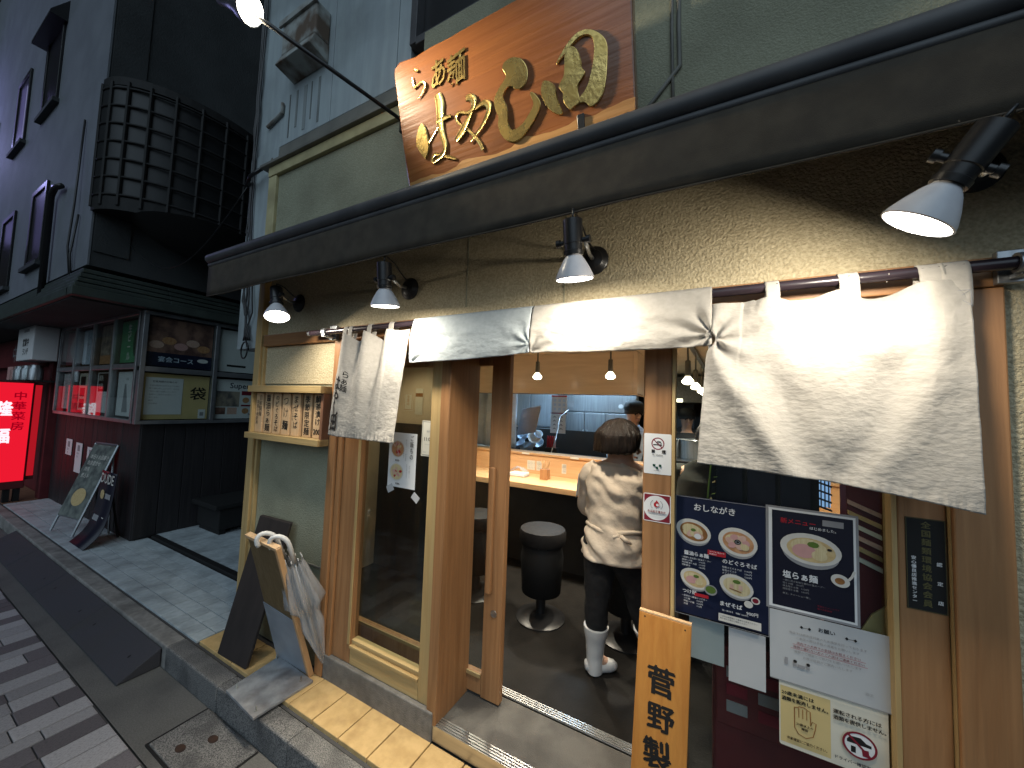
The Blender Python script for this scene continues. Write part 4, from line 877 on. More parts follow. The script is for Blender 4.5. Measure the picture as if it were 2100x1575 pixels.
for i, a in enumerate((.06, .09)): p.rect(a - .004, .05, a + .003, .060, 'grey'); p.ell(a, .064, .0045, .0045, 'ink', 12)
p.rect(.066, .05, .083, .058, 'grey'); p.text('店主', .212, .03, .0085, 'grey'); p.rect(0, 0, .270, .0022, 'grey'); p.build(t)

t, p = sheet('age_notice', 'yellow and white age limit and drink driving notice with a hand symbol', 'notice', (.180, 1.387, .645), .236, .182, 'paper_w', corner=.006)
p.rect(.003, .01, .117, .165, 'yellow')
lines(p, .006, .143, ['20歳未満には', '酒類を販売しません。'], .0125, 'ink', 1.25, bold=.035, maxw=.106)
hand = [(.036, .115), (.036, .06), (.045, .045), (.062, .040), (.078, .050), (.083, .072), (.085, .088), (.077, .090), (.073, .078), (.072, .115), (.064, .118), (.062, .12), (.055, .122), (.053, .121), (.046, .120), (.044, .117)]
p.line(hand + [hand[0]], .0011, 'soup_a')
for a in (.046, .055, .064): p.line([(a, .116), (a, .090)], .0009, 'soup_a')
lines(p, .059, .070, ['20歳以上の', '確認'], .0078, 'ink', 1.3, 'c', bold=.02); p.text('年齢確認にご協力ください。', .018, .024, .009, 'ink', .02, maxw=.09)
lines(p, .122, .138, ['運転される方には', '酒類を提供しません。'], .0125, 'ink', 1.25, bold=.03, maxw=.108)
p.ell(.176, .074, .034, .032, 'paper'); p.poly([(.15, .082), (.157, .092), (.178, .094), (.19, .084), (.2, .082), (.2, .075), (.15, .075)], 'ink'); p.poly([(.158, .068), (.168, .068), (.168, .052), (.158, .052)], 'ink'); p.poly([(.18, .066), (.194, .068), (.196, .05), (.182, .05)], 'wine')
p.ring(.176, .074, .036, .034, .005, 'wine'); p.line([(.15, .098), (.2, .05)], .0026, 'wine'); p.text('ドライバー確認実施中', .122, .022, .0095, 'navy', .02, maxw=.105); p.build(t)

t, p = sheet('blank_sheet', 'plain unprinted white sheet on the glass under the blue menu poster', 'notice', (.052, 1.388, .772), .096, .160, 'paper_shaded')
t, p = sheet('backing_sheet', 'pale sheet stuck inside the glass beside the leaning orange board', 'notice', (-.06, 1.400, .80), .10, .13, 'paper_shaded')
t, p = sheet('no_smoking_notice', 'white no smoking sticker on the door frame post', 'sticker', (-.204, 1.3645, 1.384), .088, .138, 'paper', corner=.004)
p.ring(.045, .104, .021, .021, .0035, 'wine'); p.rect(.030, .098, .058, .102, 'ink'); p.line([(.03, .119), (.06, .089)], .0015, 'wine'); p.line([(.04, .106), (.046, .113), (.055, .110)], .0012, 'ink'); p.line([(.045, .106), (.051, .109), (.057, .104)], .0012, 'ink')
p.text('禁', .024, .073, .0125, 'ink', .05); p.text('煙', .058, .073, .0125, 'ink', .05); p.text('No Smoking', .044, .064, .0068, 'ink', .01, 'c')
for a, b in ((.034, .030), (.053, .030), (.0435, .0215)): p.rect(a - .004, b - .004, a + .004, b + .004, 'green')
p.text('健康増進法', .044, .011, .0045, 'grey', 0, 'c'); p.build(t)
t, p = sheet('award_sticker', 'square dark red sticker with a white round crest', 'sticker', (-.204, 1.3645, 1.223), .088, .094, 'paper', corner=.006)
p.rect(.003, .003, .085, .091, 'wine'); p.ell(.042, .047, .041, .041, 'paper', 36)
for sg in (-1, 1):
    for k in range(6):
        a = math.radians(90 + sg * (45 + 17 * k)); p.ell(.043 + .019 * math.cos(a), .058 + .017 * math.sin(a), .0024, .0014, 'grey', 8, a + 1.57)
p.ell(.043, .059, .009, .009, 'red', 18); p.ell(.046, .058, .0045, .0045, 'paper', 12); p.poly([(.038, .064), (.043, .074), (.05, .066)], 'red'); p.ell(.043, .045, .0014, .0014, 'red', 8)
p.text('食品衛生優良店', .043, .032, .0088, 'wine', .02, 'c', maxw=.058); p.text('CERTIFIED RESTAURANT', .043, .025, .004, 'grey', 0, 'c', maxw=.05); p.build(t)
t, p = sheet('association_plate', 'small dark green and black plate with gold vertical lettering on the right sash', 'sticker', (.449, 1.359, 1.116), .074, .232, 'matt')
p.frame(.001, .001, .073, .231, .001, 'gold_print'); p.vtext('全国麺類環境協会会員', .038, .225, .0185, 'gold_print', .02, pitch=1.17); p.vtext('安心優良店推進センター', .014, .135, .0098, 'white', .03, pitch=1.1)
for i, ch in enumerate('認定店'): p.text(ch, .055, .118 - i * .047, .0105, 'white', .03)
p.build(t)
t, p = sheet('rice_menu', 'narrow rice dish menu with two bowl pictures taped inside the left glass', 'poster', (-1.445, 1.3765, 1.176), .184, .270, 'paper')
for cy, m in ((.188, 'soup_b'), (.075, 'noodle')):
    p.ell(.06, cy, .046, .043, 'bowl'); p.ell(.06, cy, .041, .038, m)
    q = random.Random(int(cy * 1000))
    for k in range(12): a = q.uniform(0, 6.28); r_ = q.uniform(0, .03); p.ell(.06 + r_ * math.cos(a), cy + r_ * math.sin(a), .010, .0065, ('pink', 'noodle', 'red', 'pork')[k % 4], 9, a)
p.text('¥420-', .05, .128, .013, 'ink', .02); p.text('¥380-', .06, .014, .013, 'ink', .02); p.vtext('ご飯もの', .158, .262, .030, 'ink', .015, sx=.8)
for a, s_, b in ((.122, '炙りチャーシュー丼の甘辛', .24), (.108, 'たれを絡めて', .2), (.15, '特製の鯛めしと', .115), (.132, '半熟玉子をのせて', .12)): p.vtext(s_, a, b, .0088, 'grey', 0)
p.build(t)
for a, b, rz in ((-1.452, 1.170, .5), (-1.262, 1.168, -.6)):
    MB().obox((a, 1.3755, b), V(math.cos(rz), 0, math.sin(rz)) * .045, V(-math.sin(rz), 0, math.cos(rz)) * -.035, (0, -.0005, 0)).build('tape_strip', clear('tape', (.8, .85, .85), .3, white=.45), t)
t, p = sheet('hours_notice', 'opening hours notice with a thin black border starting 11:00', 'notice', (-1.232, 1.3765, 1.345), .068, .170, 'paper_w')
p.frame(.004, .005, .075, .165, .0018, 'ink'); p.text('営業時間', .03, .115, .010, 'grey', .01); p.text('11:00', .012, .073, .025, 'ink', .015, maxw=.054); p.text('11:00〜21:00', .02, .055, .0055, 'grey'); p.text('定休日', .012, .017, .006, 'grey'); p.build(t)

# leaning maker's board
LB, LUv = V(-.222, 1.238, .202), V(.018, .095, .75).normalized()
t = thing('leaning_board', 'orange wooden board leaning on the door post, lettered 菅野製麺', 'sign board', LB)
u_ = V(1, 0, -.024).normalized(); n_ = u_.cross(LUv)
MB().obox(LB, u_ * .155, LUv * .745, n_ * .018).build('board', wood('varnished_pine', (.52, .235, .055), (.42, .17, .036), 'z', rough=.4, jitter=0, coat=.2, grime=((.3, .12, .03), 5, .3)), t, bevel=.003)
MB().obox(LB + LUv * .7455, u_ * .155, LUv * .004, n_ * .018).build('worn_edge', 'plaque', t)
p = Print(LB, u_, LUv, off=.0186); RB = random.Random(3)
for i, ch in enumerate('菅野製麺'):
    p = Print(LB, u_, LUv, off=.0186); p.vtext(ch, .077, .605 - i * .0995, .088, 'ink', .03, R=RB); p.build(t, 'painted_letter')
for a, b in ((.018, .733), (.137, .728)):
    p = Print(LB, u_, LUv, off=.0186); p.ell(a, b, .0025, .0025, 'ink', 8); p.build(t, 'nail_hole')

# ================================================================== boards and umbrellas by the corner
t = thing('dark_board', 'plain charcoal board leaning back against the stucco panel', 'board', (-2.33, 1.15, .138))
a0, a1, b0, b1 = V(-2.461, 1.144, .14), V(-2.188, 1.156, .14), V(-2.455, 1.315, .868), V(-2.150, 1.322, .872)
th = V(0, .018, .004)
MB().hexa([a0, a1, a1 + th, a0 + th, b0, b1, b1 + th, b0 + th]).build('board', surf('charcoal_board', (.035, .028, .026), (.026, .021, .02), rough=.6, scale=20, stretch=(1, 1, .1)), t, bevel=.003)
t = thing('stand_board', 'brown board with a pale grey lower panel tipped forward on a steel base plate', 'board stand', (-1.98, 1.29, .14))
c0, c1, d0, d1 = V(-2.150, 1.302, .146), V(-1.852, 1.302, .146), V(-2.105, 1.075, .882), V(-1.848, 1.082, .866)
th = V(0, .014, .005)
MB().hexa([c0, c1, c1 + th, c0 + th, d0, d1, d1 + th, d0 + th]).build('board', wood('olive_board', (.17, .115, .05), (.13, .085, .035), 'z', rough=.45), t, bevel=.002)
def onb(a, b, h=.0): return c0.lerp(c1, a).lerp(d0.lerp(d1, a), b) + V(0, -h, -h * .3)
MB().hexa([onb(0, 0, .004), onb(.94, 0, .004), onb(.94, 0, .001), onb(0, 0, .001), onb(0, .475, .004), onb(.94, .445, .004), onb(.94, .445, .001), onb(0, .475, .001)]).build('lower_panel', surf('pale_panel', (.30, .33, .37), (.25, .275, .31), rough=.5, scale=8, grime=((.15, .16, .17), 6, .5)), t)
MB().hexa([onb(.94, -.01, .008), onb(1.01, -.01, .008), onb(1.01, -.01, -.018), onb(.94, -.01, -.018), onb(.94, 1, .008), onb(1.01, 1, .008), onb(1.01, 1, -.018), onb(.94, 1, -.018)]).build('edge_batten', 'hinokiz', t, bevel=.003)
MB().hexa([onb(-.03, .99, .008), onb(1.0, .985, .008), onb(1, .985, -.02), onb(-.03, .99, -.02), onb(-.03, 1.015, .008), onb(1.0, 1.008, .008), onb(1, 1.008, -.02), onb(-.03, 1.015, -.02)]).build('top_batten', 'plaque', t, bevel=.002)
MB().hexa([(-2.10, 1.028, .139), (-1.815, 1.008, .139), (-1.80, 1.285, .139), (-2.13, 1.30, .139), (-2.10, 1.028, .152), (-1.815, 1.008, .152), (-1.80, 1.285, .152), (-2.13, 1.30, .152)]).build('base_plate', 'plate', t, bevel=.002)
for bx, by in ((-2.07, 1.06), (-1.845, 1.035), (-1.85, 1.25), (-2.12, 1.28)):
    MB().lathe((bx, by, .152), Z, [(0, .007), (.004, .007), (.004, .0035), (.022, .0035), (.022, 0)], 8).build('bolt', 'rust', t)
def UP(f):
    K = ((0, .55), (.08, .8), (.25, 1.25), (.36, 1.45), (.46, .62), (.6, .85), (.8, .45), (1, .05))
    for (a, p), (b, q) in zip(K, K[1:]):
        if f <= b: return p + (q - p) * (f - a) / (b - a)
    return .05
def umbrella(lab, top, tip, hookdir, seed, r0):
    top, tip = Vector(top), Vector(tip); ax = (tip - top).normalized(); q = random.Random(seed)
    t = thing('umbrella', lab, 'umbrella', tip, 'clear umbrellas hooked on the stand board')
    hd = Vector(hookdir).normalized(); up = -ax; rr = .043
    path = [top - up * .10, top]
    for k in range(1, 11): a = math.pi * 1.12 * k / 10; path.append(top + hd * rr * (1 - math.cos(a)) + up * rr * 1.1 * math.sin(a))
    MB().tube(path, .0115, 12).build('handle', 'boot', t, smooth=True)
    MB().tube([top - up * .10, tip], .004, 8).build('shaft', 'steel', t, smooth=True)
    L = (tip - top).length; a_ = ax.orthogonal().normalized(); b_ = ax.cross(a_); n = 40
    rows = []
    for j in range(15):
        f = j / 14; h = .115 + f * (L - .15)
        base = r0 * UP(f) + .004
        rows.append([(top + ax * (h - (.03 * (1 - f) if k % 5 == 0 else 0)) + (a_ * math.cos(6.2832 * k / n) + b_ * math.sin(6.2832 * k / n)) * base * (1 + .34 * math.cos(8 * 6.2832 * k / n + 1.5 * math.sin(f * 4)) + .12 * noise.noise(V(k * .4, f * 5, seed)))) for k in range(n)])
    vs = [p for r_ in rows for p in r_]
    MB().add(vs, [(j * n + k, j * n + (k + 1) % n, (j + 1) * n + (k + 1) % n, (j + 1) * n + k) for j in range(14) for k in range(n)]).build('canopy', 'poly', t, smooth=True)
    mb = MB()
    for k in range(0, n, 5): mb.tube([rows[0][k] - ax * .012, rows[0][k], rows[7][k]], .0016, 5)
    mb.build('ribs', 'steel', t, kind='stuff'); 
    mb = MB()
    for k in range(0, n, 5): mb.lathe(rows[0][k] - ax * .014, ax, [(0, .001), (0, .003), (.012, .003)], 6)
    mb.build('rib_tips', 'boot', t, kind='stuff')
    MB().tube([tip - ax * .045, tip], [.005, .003], 8).build('ferrule', 'boot', t)
    return t
umbrella('clear plastic umbrella hooked further left on the stand board', (-1.945, 1.136, .874), (-1.855, 1.352, .20), (-.45, -1, 0), 3, .034)
umbrella('clear plastic umbrella hooked at the right end of the stand board', (-1.860, 1.146, .866), (-1.795, 1.348, .175), (-.8, -.7, 0), 8, .047)

# ================================================================== inside the shop
inside = setting('shop_interior', (-.8, 3, .19))
FZ = 0.195
MB().box(-2.618, 3.1, 1.693, 7, 0.1, FZ).build('floor', 'floor_in', inside)
MB().box(-2.618, -1.04, 1.462, 1.692, 0.1, FZ).build('floor', 'floor_in', inside)
MB().box(-2.61, 3.1, 1.702, 7, 2.10, 2.14).build('ceiling', 'plaster', inside)
MB().box(-2.618, 3.2, 6.6, 6.7, FZ, 2.1).build('back_wall', 'nb_side', inside)
MB().box(3.1, 3.2, 1.5, 6.6, .1, 2.14).build('right_wall', 'plaster', inside)
MB().box(-2.6, -2.58, 1.47, 6.6, FZ, 2.1).build('left_wall', 'plaster', inside)
MB().box(-2.58, -1.90, 2.36, 2.42, FZ, 2.1).build('partition_wall', 'plaster', inside)
MB().box(-1.985, -1.955, 2.34, 2.359, 1.42, 2.1).build('partition_post', 'flash', inside)
MB().box(-2.58, -1.90, 2.345, 2.358, FZ, 1.42).build('dark_lower_panel', 'darkpanel', inside)  # dark sheet over the lower part of the partition
for i, (a, b, w_, h_) in enumerate(((-2.33, 1.53, .10, .15), (-2.20, 1.50, .08, .22))):
    t, p = sheet('wall_notice', ['small orange bordered notice on the cream partition behind the left glass', 'pale notice with a brown band on the cream partition behind the left glass'][i], 'notice', (a, 2.357, b), w_, h_, 'paper_w')
    if i == 0: p.frame(.006, .006, .094, .144, .004, 'soup_b'); p.vtext('営業中', .05, .13, .03, 'soup_b')
    else: p.rect(.0, .15, .08, .18, 'soup_a')
    p.build(t)
# over-counter soffit
MB().box(-2.5, -.575, 3.2, 3.235, 1.728, 2.098).build('soffit_panel', 'veneer', inside, bevel=.003)
MB().box(-.574, -.54, 3.2, 4.6, 1.728, 2.098).build('soffit_panel', 'veneer', inside, bevel=.003)
MB().box(-2.5, -.54, 3.236, 3.5, 1.732, 1.742).build('soffit_underside', 'darkpanel', inside)
MB().box(-2.5, -1.75, 3.3, 4.4, FZ, .9).build('kitchen_base', 'steel', inside)
# counter
t = thing('counter', 'pale hinoki eating counter with a raised back ledge', 'counter', (-1.2, 3.05, FZ))
MB().box(-2.3, .9, 2.84, 3.30, .905, .952).build('counter_top', 'hinokix', t, bevel=.004)
MB().box(-2.3, .9, 3.302, 3.335, .80, 1.128).build('riser', 'hinokix', t, bevel=.003)
MB().box(-2.3, .9, 3.29, 3.45, 1.129, 1.15).build('ledge', 'hinokix', t, bevel=.003)
MB().box(-2.3, .9, 3.10, 3.14, FZ, .904).build('front_panel', 'darkpanel', t)
MB().box(-2.3, -2.27, 2.9, 3.3, .953, 1.30).build('end_panel', 'hinokiz', t, bevel=.003)
def stool(x, y, lab):
    t = thing('bar_stool', lab, 'stool', (x, y, FZ), 'stools along the counter')
    MB().lathe((x, y, .69), Z, [(0, .10), (0, .15), (.02, .158), (.07, .158), (.088, .150), (.096, .12), (.098, 0)], 32).build('seat', surf('black_vinyl', (.016, .015, .015), (.02, .019, .019), rough=.6, scale=40, bump=(60, .1), spec=.12), t, smooth=True, autosmooth=True)
    MB().lathe((x, y, .36), Z, [(0, .03), (.01, .13), (.24, .145), (.32, .13)], 24).build('skirt', 'matt', t, smooth=True)
    MB().lathe((x, y, FZ + .02), Z, [(0, .032), (.35, .032), (.35, .028), (.5, .028)], 16).build('post', 'black', t, smooth=True, autosmooth=True)
    MB().lathe((x, y, FZ), Z, [(0, .165), (.008, .165), (.02, .14), (.032, .05), (.036, .034)], 32).build('base', 'black', t, smooth=True, autosmooth=True)
stool(-1.0, 2.36, 'black round stool standing clear in the middle of the open doorway')
stool(-1.55, 2.40, 'black stool half hidden behind the sliding door')
stool(-.46, 2.44, 'black stool behind the legs of the woman in the doorway')
# things on the counter
t = thing('chopstick_holder', 'square orange wood holder full of pale chopsticks on the counter', 'chopstick holder', (-1.31, 3.1, .952))
MB().box(-1.345, -1.275, 3.065, 3.135, .9525, 1.045).build('holder', 'woodz', t, bevel=.003)
RB = random.Random(5)
for k in range(16):
    a, b = RB.uniform(-.02, .02), RB.uniform(-.02, .02)
    MB().tube([(-1.31 + a * .6, 3.1 + b * .6, 1.03), (-1.31 + a * 2, 3.1 + b * 1.3, 1.10 + RB.uniform(0, .025))], .003, 5).build('chopstick', 'plaque', t)
t = thing('tissue_packet', 'clear plastic pack of white napkins lying on the counter', 'napkins', (-1.57, 3.1, .952))
MB().box(-1.65, -1.49, 3.05, 3.16, .953, .985).build('napkin_stack', 'paper', t, bevel=.006)
MB().grid(lambda a, b: V(-1.65 + .15 * a, 3.05 + .11 * b, .99 + .055 * math.sin(a * 3.1) * (1 - .4 * b) + .012 * noise.noise(V(a * 8, b * 8, 2))), 14, 10).build('wrapper', 'poly', t, smooth=True)
for i, (x0, w_) in enumerate(((-1.585, .085), (-1.485, .055), (-1.225, .045))):
    t, p = sheet('counter_card', ['printed order card nearest the napkins on the counter riser', 'printed card just left of the chopstick holder', 'small card with a drawing right of the chopstick holder'][i], 'notice', (x0, 3.3015, .985), w_, .09, 'paper_w', group='cards on the counter riser')
    for k in range(5): p.vtext('お品書きのご案内', .012 + k * (w_ - .02) / 4, .085, .0095, 'grey'); p.h -= .0001
    p.build(t)
for i, x0 in enumerate((-1.64, -1.14, -.75)):
    MB().box(x0, x0 + .08, 3.287, 3.2895, 1.131, 1.148).build('seat_tag', 'paper_w', bpy.data.objects['counter'])
t = thing('white_cup', 'small white cup on the counter by the woman', 'cup', (-.93, 2.95, .952))
MB().lathe((-.905, 2.92, .953), Z, [(0, .018), (.004, .02), (.045, .024), (.045, .021), (.006, .017), (.006, 0)], 16).build('cup', 'boot', t, smooth=True, autosmooth=True)

# track lights
def track(lab, a, b, heads, pw, drop):
    a, b = Vector(a), Vector(b); t = thing('track_light', lab, 'track light', a, 'ceiling track lights')
    d = (b - a).normalized(); s_ = d.cross(Z)
    MB().obox(a - s_ * .015, b - a, s_ * .03, (0, 0, .022)).build('rail', 'black', t)
    for f in heads:
        c = a.lerp(b, f)
        hd = MB().tube([c, c - Z * drop * .45], .006, 8).lathe(c - Z * drop * .45, -Z, [(0, .008), (.005, .017), (drop * .4, .019), (drop * .42, .014)], 14).build('lamp_head', 'flash', t, smooth=True, autosmooth=True)
        MB().lathe(c - Z * drop * .86, -Z, [(0, .012), (.012, .022), (.03, .036), (.045, .034), (.054, .018), (.056, 0)], 18).build('bulb', 'bulb', hd, smooth=True)
        ld = bpy.data.lights.new('bulb_light', 'SPOT'); ld.energy = pw; ld.color = (1.0, .90, .72); ld.spot_size = math.radians(112); ld.spot_blend = .8; ld.shadow_soft_size = .035
        lo = bpy.data.objects.new('bulb_light', ld); COL.objects.link(lo); lo.parent = t; lo.location = c - Z * (drop * .86 + .075) - a
track('ceiling track with two glowing bulbs in front of the maple soffit', (-1.9, 2.72, 2.075), (-.45, 2.72, 2.075), (.02, .455, .862), 64, .23)
track('ceiling track with a receding row of bulbs seen past the right door post', (-.14, 2.5, 2.06), (.02, 6.0, 2.06), (.05, .22, .40, .52, .62), 40, .26)
track('ceiling track above the poster window seats', (.35, 2.72, 2.075), (1.6, 2.72, 2.075), (.3, .8), 40, .23)
t = thing('ceiling_grille', 'slatted air conditioning grille in the ceiling right of the doorway', 'air vent', (.0, 2.45, 2.09))
MB().box(-.16, .2, 2.22, 2.62, 2.088, 2.0985).build('frame', 'plaster', t)
for k in range(15): MB().box(-.14 + k * .0215, -.128 + k * .0215, 2.24, 2.60, 2.078, 2.0875).build('slat', 'flash', t)

t = thing('unseen_downlight', 'unseen downlight added to warm the partition behind the left glass', 'downlight', (-2.1, 1.95, 2.09))  # added out of view to light the partition wall
MB().lathe((-2.1, 1.95, 2.0985), -Z, [(0, .06), (.006, .06), (.007, .045), (-.01, .04)], 20).build('ring', 'steel', t, smooth=True, autosmooth=True)
MB().lathe((-2.1, 1.95, 2.097), -Z, [(0, .038), (.002, 0)], 20).build('lens', 'bulb', t)
ld = bpy.data.lights.new('down_light', 'SPOT'); ld.energy = 14; ld.color = (1.0, .76, .48); ld.spot_size = math.radians(130); ld.spot_blend = .6; ld.shadow_soft_size = .03
lo = bpy.data.objects.new('down_light', ld); COL.objects.link(lo); lo.parent = t; lo.location = (0, 0, -.01)
t = thing('unseen_downlight', 'assumed unseen downlight added just inside the open doorway above the woman', 'downlight', (-.5, 1.80, 2.09))  # assumed lamp, added out of view to light the woman's back
MB().lathe((-.5, 1.80, 2.0985), -Z, [(0, .06), (.006, .06), (.007, .045), (-.01, .04)], 20).build('ring', 'steel', t, smooth=True, autosmooth=True)
MB().lathe((-.5, 1.80, 2.097), -Z, [(0, .038), (.002, 0)], 20).build('lens', 'bulb', t)
ld = bpy.data.lights.new('down_light', 'SPOT'); ld.energy = 42; ld.color = (1.0, .88, .70); ld.spot_size = math.radians(66); ld.spot_blend = .9; ld.shadow_soft_size = .04
lo = bpy.data.objects.new('down_light', ld); COL.objects.link(lo); lo.parent = t; lo.location = (0, 0, -.01); lo.rotation_euler = (math.radians(10), 0, 0)
# kitchen
t = thing('refrigerator', 'tall stainless steel kitchen refrigerator behind the counter', 'refrigerator', (-1.3, 4.8, FZ))
MB().box(-1.76, -.90, 4.80, 5.5, FZ + .1, 2.05).build('cabinet', 'steel', t, bevel=.004)
MB().box(-1.75, -.91, 4.775, 4.799, 1.56, 1.80).build('top_panel', 'steel', t, bevel=.004)
for k in range(3): MB().box(-1.75 + k * .282, -1.474 + k * .282, 4.77, 4.799, .35, 1.545).build('door', 'steel', t, bevel=.005)
MB().tube([(-1.48, 4.76, 1.06), (-1.48, 4.73, 1.10), (-1.48, 4.73, 1.28), (-1.48, 4.76, 1.32)], .012, 8).tube([(-1.43, 4.76, 1.06), (-1.43, 4.73, 1.10), (-1.43, 4.73, 1.28), (-1.43, 4.76, 1.32)], .012, 8).build('handle', 'steel', t, smooth=True)
MB().lathe((-1.0, 4.774, 1.64), -Y, [(0, .03), (.01, .03), (.012, .02), (.012, 0)], 16).build('gauge', 'white', t)
MB().box(-1.72, -1.62, 4.7735, 4.7745, 1.62, 1.70).build('rating_plate', 'grey', t)
t = thing('steel_cabinet', 'wall mounted steel cabinet with sliding doors left of the hanging charts', 'cabinet', (-2.0, 4.4, 1.4))
MB().box(-2.45, -1.72, 4.42, 4.8, 1.34, 1.98).build('cabinet', 'steel', t, bevel=.004)
for x0 in (-2.44, -2.08): MB().box(x0, x0 + .34, 4.40, 4.419, 1.36, 1.96).build('door', 'steel', t, bevel=.004)
MB().box(-2.46, -1.70, 4.2, 4.42, 1.305, 1.33).build('shelf', 'steel', t)
t = thing('steel_pillar', 'polished steel pillar beside the refrigerator', 'pillar', (-.82, 4.5, FZ))
MB().box(-.875, -.76, 4.45, 4.6, FZ, 2.1).build('pillar', 'steel', t, bevel=.005)
t, p = sheet('kitchen_chart', 'hanging white chart with red header bands in the kitchen', 'notice', (-1.632, 4.0, 1.528), .192, .215, 'paper')
p.rect(0, .195, .192, .212, 'red'); p.rect(0, .0, .192, .014, 'wine')
for k in range(3):
    for j in range(3): p.rect(.03 + k * .055, .04 + j * .05, .06 + k * .055, .07 + j * .05, 'chefblue')
p.build(t)
t, p = sheet('kitchen_chart', 'lower hanging white chart with small black sketches in the kitchen', 'notice', (-1.64, 4.004, 1.305), .186, .22, 'paper')
RB = random.Random(2)
for j in range(4):
    for k in range(2):
        a, b = .05 + k * .08, .05 + j * .045; p.line([(a - .02, b - .008), (a, b + .012), (a + .02, b - .006)], .0025, 'ink'); p.ell(a, b, .008, .005, 'grey', 8)
p.build(t)
t = thing('cutting_board', 'grey cutting board hanging at an angle over the kitchen bench', 'cutting board', (-1.85, 3.7, 1.4))
MB().obox((-1.93, 3.7, 1.27), V(.24, 0, .05), V(.06, 0, .30), V(0, .015, 0)).build('board', 'grey', t, bevel=.008)
t = thing('bowl_pile', 'heap of pale bowls and ladles drying on the kitchen bench', 'bowls', (-1.85, 3.9, 1.1))
RB = random.Random(9)
for k in range(16):
    a, b, c = RB.uniform(-2.03, -1.72), RB.uniform(3.8, 4.05), 1.10 + .02 * k * RB.uniform(.5, 1)
    ax = V(RB.uniform(-.6, .6), RB.uniform(-1, .2), RB.uniform(.3, 1)); r_ = RB.uniform(.05, .08)
    MB().lathe((a, b, c), ax, [(0, r_ * .4), (.006, r_ * .5), (.03, r_ * .85), (.05, r_), (.05, r_ * .94), (.012, r_ * .45), (.01, 0)], 16).build('bowl', 'chefblue' if k % 3 else 'boot', t, smooth=True, autosmooth=True)
t = thing('kitchen_bench', 'dark stove bench along the kitchen behind the counter', 'bench', (-1.6, 3.9, FZ))
MB().box(-2.4, -.95, 3.72, 4.12, FZ, 1.07).build('bench', 'black', t, bevel=.004)
MB().box(-2.4, -.95, 4.125, 4.135, 1.0, 1.34).build('back_splash', 'darkpanel', t)
t = thing('red_tins', 'row of slim red tins on the kitchen bench', 'tins', (-1.57, 3.9, 1.07))
for k in range(4): MB().lathe((-1.615 + k * .028, 3.88, 1.15), Z, [(0, .011), (.11, .011), (.112, .009), (.13, .009), (.13, 0)], 10).build('tin', 'red' if k < 3 else 'pink', t, smooth=True, autosmooth=True)
MB().box(-1.64, -1.50, 3.86, 3.92, 1.071, 1.149).build('tin_rack', 'black', t)
t = thing('ladle', 'long steel ladle leaning up from the counter ledge', 'ladle', (-1.45, 3.7, 1.15))
MB().tube([(-1.40, 3.46, 1.15), (-1.42, 3.62, 1.27), (-1.50, 3.95, 1.50), (-1.42, 4.0, 1.58)], .006, 6).build('handle', 'steel', t, smooth=True)
t = thing('kitchen_curtain', 'pale blue cloth hanging at the kitchen entrance behind the sliding door', 'curtain', (-2.0, 3.6, 1.6))
MB().grid(lambda a, b: V(-2.48 + .62 * a, 3.55 + .03 * math.sin(a * 26) + .01 * noise.noise(V(a * 6, b * 4, 2)), 1.15 + .66 * b), 40, 10).build('cloth', 'chefblue', t, smooth=True, solid=.002)
t = thing('assumed_tube_lamp', 'assumed cool fluorescent tube lamp on the kitchen ceiling, hidden by the soffit', 'lamp', (-1.3, 4.1, 2.06))  # assumed source of the cool kitchen light, unseen behind the soffit
MB().box(-2.0, -.7, 4.02, 4.14, 2.05, 2.098).build('housing', 'white', t)
MB().tube([(-1.98, 4.08, 2.03), (-.72, 4.08, 2.03)], .014, 10).build('tube', 'cool', t, smooth=True)
ld = bpy.data.lights.new('tube_light', 'AREA'); ld.shape = 'RECTANGLE'; ld.size = 1.2; ld.size_y = .05; ld.energy = 26; ld.color = (.50, .76, 1.0)
lo = bpy.data.objects.new('tube_light', ld); COL.objects.link(lo); lo.parent = t; lo.location = V(-1.35, 4.08, 2.005) - t.location
t = thing('kitchen_hood', 'steel extractor hood deeper in the kitchen', 'hood', (-.2, 5.3, 1.8))
MB().hexa([(-.7, 5.0, 1.72), (.35, 5.0, 1.72), (.35, 5.8, 1.72), (-.7, 5.8, 1.72), (-.55, 5.2, 2.05), (.2, 5.2, 2.05), (.2, 5.6, 2.05), (-.55, 5.6, 2.05)]).build('hood', 'steel', t)
MB().tube([(-.45, 4.95, 1.74), (-.3, 4.95, 1.74)], .02, 8).build('lamp_tube', glow('warm_glow', (1, .9, .6), 6), t)
MB().box(-.75, -.2, 5.6, 5.7, 1.0, 1.72).build('wall_tiles', 'nb_wall', t)
